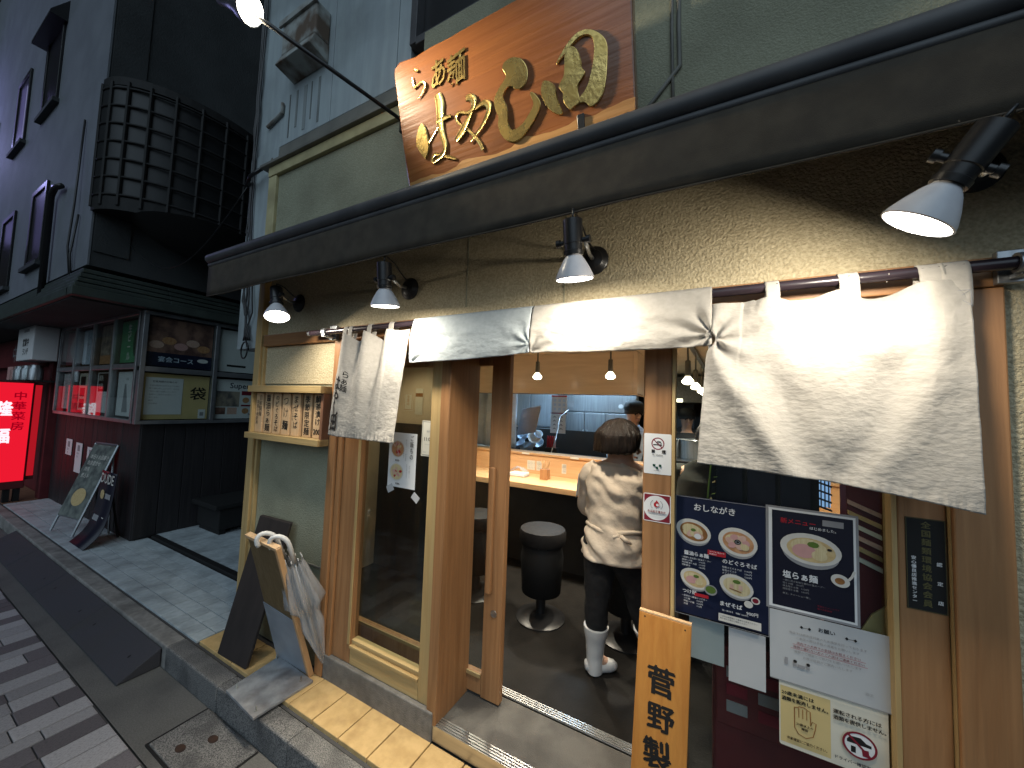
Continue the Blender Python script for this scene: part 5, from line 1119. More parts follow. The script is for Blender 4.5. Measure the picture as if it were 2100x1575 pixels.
# bottles and jars on the counter seen past the post
RB = random.Random(21)
for k, (bx, by, hgt, m, lab) in enumerate(((-.235, 3.2, .15, 'paper', 'white sauce bottle on the counter beside the door post'), (-.185, 3.15, .20, 'hinokiz', 'amber sauce bottle on the counter in front of the pots'), (-.145, 3.22, .17, 'tile_y', 'honey coloured jar on the counter near the seated diner'))):
    t = thing('bottle', lab, 'bottle', (bx, by, .952), 'bottles on the counter')
    MB().lathe((bx, by, .953), Z, [(0, .026), (.01, .028), (hgt * .6, .028), (hgt * .75, .014), (hgt * .95, .012), (hgt, .013), (hgt, 0)], 16).build('bottle', m, t, smooth=True, autosmooth=True)
    MB().lathe((bx, by, .953 + hgt), Z, [(0, .014), (.018, .014), (.018, 0)], 12).build('cap', 'black', t)
for k, (bx, r_) in enumerate(((-.40, .11), (-.17, .13), (.02, .10))):
    t = thing('stock_pot', ['small steel pot at the left of the stove row', 'largest steel stock pot in the middle of the stove row', 'steel pot nearest the hanging noren edge'][k], 'pot', (bx, 4.5, 1.1), 'pots on the stove')
    MB().lathe((bx, 4.5, 1.10), Z, [(0, r_), (.2, r_), (.2, r_ * 1.05), (.205, r_ * .95), (.05, r_ * .94), (.05, 0)], 24).build('pot', 'steel', t, smooth=True, autosmooth=True)
t = thing('stove', 'dark cooking range under the row of pots', 'stove', (-.2, 4.5, FZ)); MB().box(-.62, 1.2, 4.2, 4.8, FZ, 1.098).build('range', 'black', t, bevel=.005)
# behind the poster window
t = thing('ticket_machine', 'dark red ticket machine standing behind the poster window', 'ticket machine', (.2, 1.75, FZ))
MB().box(.01, .40, 1.52, 1.95, FZ, .80).build('cabinet', 'redwall', t, bevel=.01)
MB().box(.02, .39, 1.512, 1.5195, .55, .78).build('front_panel', 'redwall', t, bevel=.004)
RB = random.Random(3)
for k in range(9): MB().box(.05 + (k % 3) * .09, .11 + (k % 3) * .09, 1.508, 1.5115, .60 + (k // 3) * .055, .635 + (k // 3) * .055).build('button', 'wine' if k % 2 else 'grey', t)
t = thing('dark_cabinet', 'black cabinet with dim menus behind the poster window', 'cabinet', (.2, 1.7, 1.2))
MB().box(.0, .315, 1.56, 1.9, .82, 1.47).build('cabinet', 'matt', t, bevel=.004)
for k in range(3): MB().box(.02 + k * .095, .10 + k * .095, 1.553, 1.5595, 1.15, 1.45).build('menu_card', 'navy2', t)
t = thing('red_flyer_rack', 'wine red flyer rack with yellow paper edges at the right of the poster window', 'flyer rack', (.38, 1.5, 1.0))
MB().box(.352, .432, 1.44, 1.50, .86, 1.40).build('rack', 'redwall', t)
for k in range(6): MB().obox((.354, 1.425, 1.20 + k * .03), V(.07, 0, -.03), V(0, .014, 0), V(0, 0, .012)).build('flyer', ('paper_w', 'tile_y', 'pork')[k % 3], t)
MB().prism([(.362, 1.43, .97), (.40, 1.43, 1.05), (.43, 1.43, 1.08), (.43, 1.43, .93)], (0, .006, 0)).build('yellow_flyer', 'yellow', t)
t = thing('blue_crate_light', 'backlit bluish lattice glimpsed under the hem of the hanging noren', 'lattice', (.33, 1.7, 1.38))
MB().box(.318, .352, 1.60, 1.61, 1.30, 1.47).build('panel', glow('blue_lattice', (.35, .6, 1.0), .7), t)
mb = MB()
for k in range(7): mb.obox((.316, 1.592, 1.30 + k * .026), V(.038, 0, -.012), V(0, .004, 0), V(0, 0, .006))
for k in range(3): mb.box(.324 + k * .01, .327 + k * .01, 1.59, 1.593, 1.30, 1.47)
mb.build('bars', 'flash', t)
t = thing('plant_sprig', 'leafy green sprig in front of the seated diner inside the window', 'plant', (.0, 1.46, 1.33))
MB().tube([(-.01, 1.47, 1.28), (.0, 1.46, 1.40), (.008, 1.455, 1.47)], .003, 6).build('stem', 'herb', t)
RB = random.Random(4)
for k in range(9):
    z = 1.30 + k * .02; a = RB.uniform(0, 6.28); L = RB.uniform(.02, .034); dx = V(math.cos(a), math.sin(a) * .5, RB.uniform(-.2, .9)).normalized(); sd = dx.cross(Z).normalized()
    c = V(.0 + .002 * k, 1.46, z); MB().add([c, c + dx * L * .5 + sd * .005, c + dx * L, c + dx * L * .5 - sd * .005], [(0, 1, 2, 3)]).build('leaf', 'herb' if k % 3 else 'yellow', t)

# ================================================================== people
def loft(name, rings, mat, parent, n=28, wr=.0, ws=9, seed=0, sub=1, cap=True):
    """closed garment through elliptical rings (centre, rx, ry, turn) with cloth wrinkles"""
    P = [(Vector(c), rx, ry, tn) for c, rx, ry, tn in rings]; vs = []; m = 4; rows = 0
    for i in range(len(P) - 1):
        for k in range(m if i < len(P) - 2 else m + 1):
            f = k / m; f2 = f * f * (3 - 2 * f); a, b = P[i], P[i + 1]
            ax = (P[min(i + 1, len(P) - 1)][0] - P[max(i - 0, 0)][0]).normalized()
            c = a[0].lerp(b[0], f); rx, ry, tn = (a[j] + (b[j] - a[j]) * f2 for j in (1, 2, 3))
            e1 = (X * math.cos(tn) + Y * math.sin(tn)); e1 = (e1 - ax * e1.dot(ax)).normalized(); e2 = ax.cross(e1)
            for q in range(n):
                an = 6.28318 * q / n; p = c + e1 * rx * math.cos(an) + e2 * ry * math.sin(an)
                if wr: p += (p - c).normalized() * wr * (fbm(V(p.x * ws, p.y * ws, p.z * ws * 1.7 + p.x * ws + seed), 3) + .6 * math.sin(p.z * 60 + p.x * 30 + 5 * noise.noise(V(p.x * 6, p.y * 6, p.z * 6 + seed))) * .5)
                vs.append(p)
            rows += 1
    fs = [(i * n + q, i * n + (q + 1) % n, (i + 1) * n + (q + 1) % n, (i + 1) * n + q) for i in range(rows - 1) for q in range(n)]
    if cap: fs += [tuple(range(n - 1, -1, -1)), tuple((rows - 1) * n + q for q in range(n))]
    return MB().add(vs, fs).build(name, mat, parent, smooth=True, sub=sub)
def body(parent, joints, edges, mat='skin', name='body'):
    """one continuous skinned figure: joints = name -> (point, radius)"""
    keys = list(joints); o0 = world_loc(parent)
    me = bpy.data.meshes.new(name); me.from_pydata([tuple(Vector(joints[k][0]) - o0) for k in keys], [(keys.index(a), keys.index(b)) for a, b in edges], [])
    o = bpy.data.objects.new(name, me); COL.objects.link(o); o.parent = parent; me.materials.append(MAT[mat])
    sk = o.modifiers.new('skin', 'SKIN'); sk.use_smooth_shade = True
    for i, k in enumerate(keys): me.skin_vertices[0].data[i].radius = (joints[k][1], joints[k][1] * (joints[k][2] if len(joints[k]) > 2 else 1)); me.skin_vertices[0].data[i].use_root = (i == 0)
    s = o.modifiers.new('sub', 'SUBSURF'); s.levels = 1; s.render_levels = 2
    return o
def hand_joints(J, E, wrist, w, fwd, out, s=1.0, tag=''):
    fwd = Vector(fwd).normalized(); out = Vector(out).normalized(); dn = fwd.cross(out)
    pc = Vector(w) + fwd * .045 * s; J[tag + 'palm'] = (pc, .024 * s, .6); E.append((wrist, tag + 'palm'))
    for i, ln in enumerate((.062, .072, .068, .052)):
        b = pc + fwd * .032 * s + out * (.027 - .018 * i) * s
        J[f'{tag}f{i}a'] = (b, .0095 * s); J[f'{tag}f{i}b'] = (b + fwd * ln * .5 * s - dn * .01 * s, .0085 * s); J[f'{tag}f{i}c'] = (b + fwd * ln * .8 * s - dn * .035 * s, .007 * s)
        E += [(tag + 'palm', f'{tag}f{i}a'), (f'{tag}f{i}a', f'{tag}f{i}b'), (f'{tag}f{i}b', f'{tag}f{i}c')]
    J[tag + 'ta'] = (pc + out * .034 * s, .0105 * s); J[tag + 'tb'] = (pc + out * .048 * s + fwd * .03 * s - dn * .012 * s, .009 * s)
    E += [(tag + 'palm', tag + 'ta'), (tag + 'ta', tag + 'tb')]
def face(parent, c, fwd, up, s=1.0):
    fwd, up = Vector(fwd).normalized(), Vector(up).normalized(); rt = fwd.cross(up)
    for sg in (-1, 1):
        MB().lathe(c + fwd * .088 * s + rt * sg * .032 * s + up * .004 * s, fwd, [(-.006, .002), (0, .009), (.003, .006), (.004, 0)], 10).build('eye', 'ink', parent, smooth=True)
        MB().tube([c + fwd * .088 * s + rt * sg * .018 * s + up * .026 * s, c + fwd * .083 * s + rt * sg * .05 * s + up * .022 * s], .003, 5).build('eyebrow', 'hair', parent)
        MB().lathe(c + rt * sg * .072 * s + up * -.005 * s, rt * sg, [(-.004, .012), (.002, .018), (.010, .014), (.012, 0)], 10).build('ear', 'skin', parent, smooth=True)
    MB().tube([c + fwd * .088 * s + up * .015 * s, c + fwd * .108 * s - up * .02 * s, c + fwd * .092 * s - up * .028 * s], [.007, .012, .008], 8).build('nose', 'skin', parent, smooth=True)
    MB().tube([c + fwd * .086 * s - rt * .02 * s - up * .052 * s, c + fwd * .093 * s - up * .05 * s, c + fwd * .086 * s + rt * .02 * s - up * .052 * s], .005, 6).build('mouth', 'pink', parent, smooth=True)

# woman in the doorway, bending to the counter with her back to the street
t = thing('person', 'woman in a beige smock and white boots bending over the counter in the open doorway', 'person', (-.46, 2.06, FZ))
hc = V(-.453, 2.13, 1.405)
J = {'pelvis': (V(-.455, 2.06, .92), .125, .8), 'waist': (V(-.455, 2.07, 1.04), .105, .8), 'chest': (V(-.455, 2.12, 1.17), .115, .8), 'neckb': (V(-.447, 2.15, 1.285), .06), 'neck': (V(-.443, 2.15, 1.33), .05), 'head': (hc, .085, 1.05), 'crown': (hc + V(0, .0, .06), .07),
     'shl': (V(-.60, 2.14, 1.24), .052), 'ell': (V(-.655, 2.18, 1.02), .042), 'wrl': (V(-.62, 2.42, 1.0), .028), 'shr': (V(-.31, 2.14, 1.24), .052), 'elr': (V(-.255, 2.2, 1.02), .042), 'wrr': (V(-.30, 2.44, 1.0), .028),
     'hipl': (V(-.525, 2.06, .87), .085), 'knl': (V(-.535, 2.04, .57), .058), 'anl': (V(-.545, 2.05, .26), .04), 'tol': (V(-.455, 2.10, .225), .02), 'hipr': (V(-.385, 2.07, .87), .085), 'knr': (V(-.33, 2.13, .57), .058), 'anr': (V(-.268, 2.22, .27), .04), 'tor': (V(-.19, 2.27, .225), .02)}
E = [('pelvis', 'waist'), ('waist', 'chest'), ('chest', 'neckb'), ('neckb', 'neck'), ('neck', 'head'), ('head', 'crown'), ('neckb', 'shl'), ('shl', 'ell'), ('ell', 'wrl'), ('neckb', 'shr'), ('shr', 'elr'), ('elr', 'wrr'), ('pelvis', 'hipl'), ('hipl', 'knl'), ('knl', 'anl'), ('anl', 'tol'), ('pelvis', 'hipr'), ('hipr', 'knr'), ('knr', 'anr'), ('anr', 'tor')]
hand_joints(J, E, 'wrl', J['wrl'][0], (.3, 1, -.1), (1, -.2, 0), .95, 'l'); hand_joints(J, E, 'wrr', J['wrr'][0], (-.2, 1, -.1), (-1, -.2, 0), .95, 'r')
body(t, J, E)
face(t, hc + V(.01, 0, -.01), (.86, .5, -.1), (0, .05, 1))
loft('smock', [(V(-.450, 2.145, 1.318), .055, .055, 0), (V(-.450, 2.145, 1.295), .085, .075, .1), (V(-.452, 2.14, 1.265), .155, .098, .1), (V(-.454, 2.13, 1.20), .178, .128, .1), (V(-.456, 2.11, 1.12), .170, .138, .1), (V(-.457, 2.085, 1.03), .150, .128, .1), (V(-.457, 2.07, .975), .138, .118, .1), (V(-.457, 2.06, .93), .158, .132, .1), (V(-.457, 2.055, .86), .175, .15, .1), (V(-.457, 2.05, .80), .178, .156, .1)], 'smock', t, n=56, wr=.024, ws=7, seed=3)
MB().tube([(-.457 + .147 * math.cos(a / 24 * 6.283 + .1), 2.072 + .128 * math.sin(a / 24 * 6.283 + .1), .972 + .006 * math.sin(a)) for a in range(25)], .011, 8).build('apron_tie', 'smock', t, smooth=True)
bow = V(-.40, 1.945, .965)
for dx, dz in ((-.06, -.10), (-.015, -.13), (.055, -.03), (-.055, -.02)):
    MB().tube([bow, bow + V(dx * .5, -.018, dz * .4), bow + V(dx, -.006, dz)], [.010, .012, .006], 8).build('apron_bow', 'smock', t, smooth=True)
for sg, sh, el, wr_ in ((-1, 'shl', 'ell', 'wrl'), (1, 'shr', 'elr', 'wrr')):
    a, b, c = J[sh][0], J[el][0], J[wr_][0]
    loft('sleeve', [(a + V(-sg * .035, 0, .03), .055, .055, 0), (a + V(sg * .012, 0, -.02), .068, .072, 0), (a.lerp(b, .55), .058, .06, 0), (b + V(0, 0, .0), .052, .055, 0), (b.lerp(c, .3) + V(0, 0, -.006), .046, .046, 0), (b.lerp(c, .7), .04, .04, 0)], 'smock', t, n=26, wr=.011, ws=12, seed=5 + sg)
for sg, h_, k_, a_ in ((-1, 'hipl', 'knl', 'anl'), (1, 'hipr', 'knr', 'anr')):
    h0, k0, a0 = J[h_][0], J[k_][0], J[a_][0]
    loft('trouser_leg', [(h0 + V(0, 0, .04), .098, .11, 0), (h0 + V(0, 0, -.06), .098, .108, 0), (h0.lerp(k0, .6), .08, .086, 0), (k0, .066, .07, 0), (k0.lerp(a0, .35), .060, .064, 0), (k0.lerp(a0, .55), .046, .05, 0)], 'trouser', t, n=24, wr=.007, ws=12, seed=sg)
    fw = (J['tol' if sg < 0 else 'tor'][0] - a0); fw.z = 0; fw.normalize()
    loft('boot', [(k0.lerp(a0, .42), .067, .069, 0), (k0.lerp(a0, .46), .066, .068, 0), (k0.lerp(a0, .75), .05, .053, 0), (a0 + V(0, 0, .02), .045, .05, 0), (a0 + V(0, 0, -.045) + fw * .005, .043, .056, 0), (a0 + V(0, 0, -.062) + fw * .005, .042, .056, 0)], 'boot', t, n=24)
    ft = a0 + V(0, 0, -.032); MB().lathe(ft - fw * .055, fw, [(0, .0), (.004, .022), (.02, .033), (.08, .036), (.13, .034), (.16, .026), (.175, .012), (.178, 0)], 20).build('boot_foot', 'boot', t, smooth=True)
# bobbed hair
def hairfn(a, b):
    th = a * 6.28318; ph = b * math.pi * .60
    r_ = .108 + .030 * max(0, b - .40) + .006 * noise.noise(V(a * 9, b * 5, 1)) + .004 * math.sin(th * 26 + 3 * noise.noise(V(a * 30, b * 3, 0)))
    d = V(math.sin(ph) * math.cos(th) * 1.08, math.sin(ph) * math.sin(th) * 1.06, math.cos(ph) * 1.02)
    front = max(0, math.cos(th - .53)); k = max(0, b - .45) * front ** 2 * .6
    p = hc + V(.0, -.002, .028) + d * r_ * (1 - k)
    if b > .75: p.z -= (b - .75) * .12 * (1 - front)
    return p
MB().grid(hairfn, 72, 26).build('hair', 'hair', t, smooth=True, solid=.012)
t = thing('white_cloth', 'folded white cloth beside the shoulder of the woman in the doorway', 'cloth', (-.83, 2.6, 1.1))
MB().grid(lambda a, b: V(-.86 + .12 * a + .02 * b, 2.62 + .03 * math.sin(a * 5), .954 + .17 * b + .02 * math.sin(a * 7 + b * 3)), 12, 12).build('cloth', 'paper', t, smooth=True, solid=.003)

def bust(lab, base, hgt, cloth_m, hat, lean, fwd, z0, hairm='hair'):
    """standing or seated figure with torso, arms, legs and head, mostly behind the counter"""
    b = Vector(base); t = thing('person', lab, 'person', base); fwd = Vector(fwd).normalized(); rt = fwd.cross(Z)
    s = hgt; hp = b + Z * z0; ch = hp + Z * .40 * s + fwd * lean * .7; hd = ch + Z * .29 * s + fwd * lean * .5
    J = {'pelvis': (hp, .12 * s, .8), 'waist': (hp.lerp(ch, .4), .11 * s, .8), 'chest': (ch, .12 * s, .8), 'neck': (ch + Z * .15 * s + fwd * lean * .2, .05 * s), 'head': (hd, .085 * s, 1.05), 'crown': (hd + Z * .06 * s, .07 * s),
         'sl': (ch + Z * .09 * s - rt * .17 * s, .05 * s), 'el': (ch - Z * .16 * s - rt * .22 * s + fwd * .06, .042 * s), 'wl': (ch - Z * .2 * s - rt * .10 * s + fwd * .28, .03 * s), 'sr': (ch + Z * .09 * s + rt * .17 * s, .05 * s), 'er': (ch - Z * .16 * s + rt * .22 * s + fwd * .06, .042 * s), 'wr': (ch - Z * .2 * s + rt * .10 * s + fwd * .28, .03 * s),
         'kl': (b - rt * .09 * s + Z * .48 * z0 + fwd * .02, .06 * s), 'al': (b - rt * .09 * s + Z * .06, .04 * s), 'kr': (b + rt * .09 * s + Z * .48 * z0 + fwd * .02, .06 * s), 'ar': (b + rt * .09 * s + Z * .06, .04 * s)}
    E = [('pelvis', 'waist'), ('waist', 'chest'), ('chest', 'neck'), ('neck', 'head'), ('head', 'crown'), ('chest', 'sl'), ('sl', 'el'), ('el', 'wl'), ('chest', 'sr'), ('sr', 'er'), ('er', 'wr'), ('pelvis', 'kl'), ('kl', 'al'), ('pelvis', 'kr'), ('kr', 'ar')]
    hand_joints(J, E, 'wl', J['wl'][0], fwd + rt * .3, rt, s, 'l'); hand_joints(J, E, 'wr', J['wr'][0], fwd - rt * .3, -rt, s, 'r')
    body(t, J, E); face(t, hd, fwd + V(0, 0, -.25), Z + fwd * .25, s)
    tn = math.atan2(rt.y, rt.x)
    loft('tunic', [(ch + Z * .155 * s + fwd * lean * .2, .06 * s, .06 * s, tn), (ch + Z * .12 * s, .15 * s, .09 * s, tn), (ch + Z * .03 * s, .20 * s, .135 * s, tn), (hp.lerp(ch, .5), .18 * s, .135 * s, tn), (hp + Z * .02, .18 * s, .14 * s, tn), (hp - Z * .12, .19 * s, .15 * s, tn)], cloth_m, t, n=32, wr=.012, ws=8, seed=2)
    for a, e, w in (('sl', 'el', 'wl'), ('sr', 'er', 'wr')):
        p, q, r_ = J[a][0], J[e][0], J[w][0]
        loft('sleeve', [(p + Z * .03, .06 * s, .06 * s, 0), (p.lerp(q, .5), .064 * s, .064 * s, 0), (q, .058 * s, .058 * s, 0), (q.lerp(r_, .35), .05 * s, .05 * s, 0)], cloth_m, t, n=22, wr=.01, ws=11)
    for k, a in (('kl', 'al'), ('kr', 'ar')):
        loft('trouser_leg', [(hp + (J[k][0] - hp) * .1, .095 * s, .1 * s, 0), (J[k][0], .075 * s, .08 * s, 0), (J[a][0], .06 * s, .065 * s, 0)], 'trouser', t, n=18, wr=.005)
        MB().lathe(J[a][0] - Z * .025 - fwd * .06, fwd, [(0, 0), (.02, .032), (.1, .036), (.18, .02), (.19, 0)], 14).build('shoe', 'black', t, smooth=True)
    if hat:
        MB().lathe(hd + Z * .035 * s - fwd * .01, Z + fwd * .25, [(-.01, .101 * s), (.02, .104 * s), (.06, .095 * s), (.085, .06 * s), (.092, 0)], 24).build('cap', hat, t, smooth=True)
    MB().grid(lambda a, q: hd + Z * .012 + (rt * math.cos(6.283 * a) + fwd * (math.sin(6.283 * a) * (1 if math.sin(6.283 * a) < 0 else .72))) * .098 * s * math.sin(q * math.pi * .58) + Z * .102 * s * math.cos(q * math.pi * .58), 30, 12).build('hair', hairm, t, smooth=True, solid=.006)
    return t
bust('cook in a pale blue tunic and black cap bending beside the steel pillar', (-.83, 4.12, FZ), 1.0, 'chefblue', 'matt', .22, (.55, -.8, 0), .69)
bust('cook in black with a black cap working behind the steel pots', (-.29, 5.25, FZ), 1.0, 'trouser', 'matt', .15, (.2, -1, 0), .64)
bust('diner in a dark coat seated at the counter behind the poster window', (-.01, 2.42, FZ), 1.0, surf('dark_coat', (.02, .022, .016), (.014, .015, .012), rough=.9, scale=20), None, .10, (.25, 1, 0), .56)

# ================================================================== neighbouring building across the passage
nb = thing('neighbour_building', 'dark corner building with blue grey upper floors and glazed poster boxes', 'building', (-6.5, 1.6, .13))
MB().box(-7.9, -5.045, 1.525, 8, .1, 2.46).build('ground_floor_wall', 'darkz', nb)
x = -5.05
while x > -7.85:
    box('plank', 'darkz', nb, x - .148, x, 1.503 + R.uniform(0, .003), 1.5245, .13, 1.285, bevel=.004); x -= .152
y = 1.51
while y < 3.6:
    box('plank', 'darkz', nb, -5.0445, -5.022 + R.uniform(-.003, 0), y, y + .176, .15, 1.285, bevel=.004); y += .18
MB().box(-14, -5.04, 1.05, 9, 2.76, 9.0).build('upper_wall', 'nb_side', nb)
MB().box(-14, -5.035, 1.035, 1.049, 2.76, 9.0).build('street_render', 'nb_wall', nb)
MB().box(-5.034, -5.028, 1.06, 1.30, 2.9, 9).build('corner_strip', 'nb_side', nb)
MB().box(-14, -5.0, .93, 1.034, 2.44, 2.52).box(-5.035, -4.88, .93, 5.5, 2.44, 2.52).build('fascia', 'copper', nb, bevel=.006)
for k in range(4):
    MB().box(-14, -4.90 - .03 * k, .945 + .02 * k, 1.6, 2.522 + k * .05, 2.56 + k * .05).box(-5.2, -4.90 - .03 * k, 1.6, 5.5, 2.522 + k * .05, 2.56 + k * .05).build('pent_roof_course', 'copper', nb, bevel=.006)
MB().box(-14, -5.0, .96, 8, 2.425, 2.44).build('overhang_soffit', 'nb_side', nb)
def win(x0, x1, z0, z1, lit=False):
    o = MB().box(x0, x0 + .06, 1.01, 1.034, z0, z1).box(x1 - .06, x1, 1.01, 1.034, z0, z1).box(x0 + .06, x1 - .06, 1.01, 1.034, z1 - .06, z1).box(x0 + .06, x1 - .06, 1.01, 1.034, z0, z0 + .06).build('window', 'black', nb, bevel=.004)
    MB().box(x0 + .06, x1 - .06, 1.026, 1.033, z0 + .06, z1 - .06).build('pane', 'black', o)
    MB().box(x0 - .05, x1 + .05, .98, 1.034, z0 - .05, z0 - .002).build('sill', 'nb_side', o)
    if lit: MB().box(x1 - .16, x1 - .11, 1.020, 1.025, z0 + .1, z1 - .2).build('painted_reflection', 'winglint', o)  # glowing strip imitates the bright reflection along the window edge
    return o
win(-7.45, -6.75, 5.0, 6.1); win(-9.0, -8.3, 5.0, 6.05, True); win(-7.35, -6.68, 3.05, 4.0); win(-9.0, -8.25, 2.95, 4.0); win(-11, -10.2, 3.0, 4.0); win(-11.2, -10.4, 5, 6)
MB().hexa([(-7.55, .90, 5.95), (-6.7, .90, 5.95), (-6.7, 1.034, 5.95), (-7.55, 1.034, 5.95), (-7.55, .90, 5.99), (-6.7, .90, 5.99), (-6.7, 1.034, 6.22), (-7.55, 1.034, 6.22)]).build('window_hood', 'black', nb)
MB().tube([(-5.95, .99, 3.72), (-6.18, .99, 3.76), (-6.30, .99, 3.70), (-6.26, .99, 2.55)], .028, 10).build('drain_pipe', 'black', nb, smooth=True)
MB().tube([(-5.5, 1.02, 4.3), (-5.45, 1.0, 3.4), (-5.52, 1.0, 3.0), (-5.42, 1.02, 2.6)], .009, 6).tube([(-5.38, 1.02, 3.3), (-5.42, 1.0, 2.9), (-5.36, 1.02, 2.56)], .009, 6).build('wall_cable', 'black', nb, smooth=True)
# bay of the caged stair on the passage side
t = thing('stair_bay', 'rounded caged stair bay jutting from the dark passage wall', 'stair bay', (-5.03, 1.6, 3.4))
def bayp(a, r=.62): th = math.pi * a; return (-5.03 + r * .85 * math.sin(th), 1.80 - .78 * math.cos(th))
base_pts = [(*bayp(k / 24), 3.26) for k in range(25)]
MB().prism(base_pts, (0, 0, .12)).build('bay_floor', 'matt', t); MB().prism([(p[0], p[1], 4.45) for p in base_pts], (0, 0, .08)).build('bay_roof', 'matt', t)
MB().add([(*bayp(k / 24, .585), z) for z in (3.38, 4.45) for k in range(25)], [(k, k + 1, 26 + k, 25 + k) for k in range(24)]).build('bay_screen', surf('frosted_screen', (.009, .010, .011), (.007, .008, .0085), rough=.5, scale=6), t, smooth=True)
for k in range(13):
    p = bayp(k / 12); MB().tube([(*p, 3.3), (*p, 4.48)], .016, 6).build('bay_bar', 'matt', t)
for j in range(7):
    MB().tube([(*bayp(k / 24, .625), 3.40 + .17 * j) for k in range(25)], .011, 6).build('bay_hoop', 'matt', t, smooth=True)
MB().lathe((-4.72, 1.72, 3.26), -Z, [(0, .50), (.12, .36), (.22, .12), (.24, 0)], 24).build('bay_underside', 'matt', t, smooth=True)

# glazed poster boxes
alu = surf('weathered_aluminium', (.42, .44, .46), (.32, .34, .36), rough=.4, scale=8, metal=.85)
MAT['alu2'] = alu
t = thing('poster_box', 'aluminium poster boxes on the street side of the dark corner building', 'display case', (-6.4, 1.5, 1.3))
mb = MB()
for z0, z1 in ((1.29, 1.325), (1.845, 1.895), (2.395, 2.43)): mb.box(-7.75, -5.06, 1.43, 1.502, z0, z1)
mb.build('rail', 'alu2', t, bevel=.004)
for xx in (-7.75, -7.09, -6.43, -5.77, -5.09): MB().box(xx, xx + .035, 1.425, 1.502, 1.325, 2.395).build('upright', 'alu2', t, bevel=.004)
MB().box(-7.7, -5.1, 1.49, 1.502, 1.33, 2.39).build('back_panel', 'matt', t)
MB().box(-7.7, -5.1, 1.435, 1.438, 1.33, 1.84).box(-7.7, -5.1, 1.435, 1.438, 1.90, 2.39).build('glass_pane', 'glass', t)
t = thing('poster_box', 'aluminium poster boxes along the passage side of the dark corner building', 'display case', (-5.02, 2.2, 1.3))
mb = MB()
for z0, z1 in ((1.29, 1.325), (1.82, 1.87), (2.395, 2.43)): mb.box(-5.02, -4.955, 1.43, 3.1, z0, z1)
mb.build('rail', 'alu2', t, bevel=.004)
for yy in (1.43, 2.04, 2.72): MB().box(-5.02, -4.95, yy, yy + .04, 1.325, 2.395).build('upright', 'alu2', t, bevel=.004)
MB().box(-5.0215, -5.012, 1.47, 3.1, 1.33, 2.39).build('back_panel', 'matt', t)
for yy, y1 in ((1.47, 2.04), (2.08, 2.72)): MB().box(-4.962, -4.959, yy, y1, 1.33, 1.81).box(-4.962, -4.959, yy, y1, 1.88, 2.39).build('glass_pane', 'glass', t)
photo1 = surf('food_photo', (.30, .16, .12), (.12, .06, .05), rough=.5, scale=9, detail=6, lo=.4, hi=.6)
MAT['photo'] = photo1; MAT['photo2'] = surf('drink_photo', (.36, .30, .24), (.12, .11, .11), rough=.5, scale=11, detail=6, lo=.4, hi=.62)
MAT['greenp'] = surf('green_poster', (.05, .26, .12), (.08, .33, .17), rough=.5, scale=5)
FY = 1.488
def post(lab, x0, z0, w, h, m): return sheet('poster', lab, 'poster', (x0, FY, z0), w, h, m)
t, p = post('dark red poster with a pale diamond shape in the upper street boxes', -7.68, 1.93, .52, .43, 'wine'); p.poly([(.26, .39), (.42, .22), (.26, .06), (.12, .22)], 'grey'); p.build(t)
t, p = post('pale blue blank looking poster in the upper street boxes', -7.0, 1.93, .50, .43, 'chefblue'); lines(p, .08, .3, ['お知らせ', 'ご案内'], .05, 'grey'); p.build(t)
t, p = post('sepia poster with brush writing in the upper street boxes', -6.36, 1.92, .52, .45, 'photo2'); p.vtext('旨い酒', .40, .40, .11, 'ink', .04); p.rect(0, 0, .52, .1, 'soup_b'); p.build(t)
t, p = post('bright green poster with white lettering by the building corner', -5.72, 1.92, .56, .45, 'greenp'); p.vtext('生ビール', .22, .42, .10, 'white', .03); p.ell(.4, .2, .06, .14, 'green'); p.build(t)
t, p = post('white sheet with small print at the far lower end of the street boxes', -7.68, 1.36, .52, .46, 'paper'); lines(p, .06, .4, ['本日のおすすめ'] * 8, .03, 'grey'); p.build(t)
t, p = post('cream poster of dark food pictures in the lower street boxes', -7.02, 1.36, .54, .46, 'paper_w')
for k in range(5): p.rect(.05 + (k % 2) * .25, .03 + (k // 2) * .14, .24 + (k % 2) * .25, .14 + (k // 2) * .14, 'photo2' if k % 2 else 'ink')
p.build(t)
t, p = post('white sheet under a block of dark lettering in the lower street boxes', -6.36, 1.36, .52, .46, 'paper'); p.rect(.03, .24, .5, .45, 'ink'); lines(p, .05, .37, ['鮮魚', '地酒'], .07, 'bowl', bold=.02); p.build(t)
t, p = post('white poster with a tall pale bottle drawing by the building corner', -5.70, 1.35, .56, .47, 'paper'); p.poly([(.16, .04), (.32, .04), (.28, .2), (.24, .34), (.2, .34), (.18, .2)], 'grey'); p.rect(.46, .38, .52, .46, 'ink'); p.text('SAKE', .26, .38, .04, 'grey', 0, 'c'); p.build(t)
PX = -5.008
def side(lab, y0, z0, w, h, m, name='poster', cat='poster'): return sheet(name, lab, cat, (PX, y0, z0), w, h, m, u=Y, v=Z)
t, p = side('large dark food photograph poster with a blue band on the passage side', 1.475, 1.885, .56, .50, 'photo'); p.rect(0, .0, .56, .14, 'navy'); p.ell(.48, .09, .05, .022, 'white'); p.text('宴会コース', .1, .05, .06, 'chefblue', .02)
for k in range(5): p.ell(.08 + k * .1, .22 + .05 * (k % 2), .06, .04, ('pork', 'soup_b', 'pink')[k % 3], 12)
p.build(t)
t, p = side('mustard yellow poster with the brush character 袋 on the passage side', 1.475, 1.335, .56, .47, 'yellow'); p.text('袋', .39, .22, .15, 'ink', .02); p.build(t)
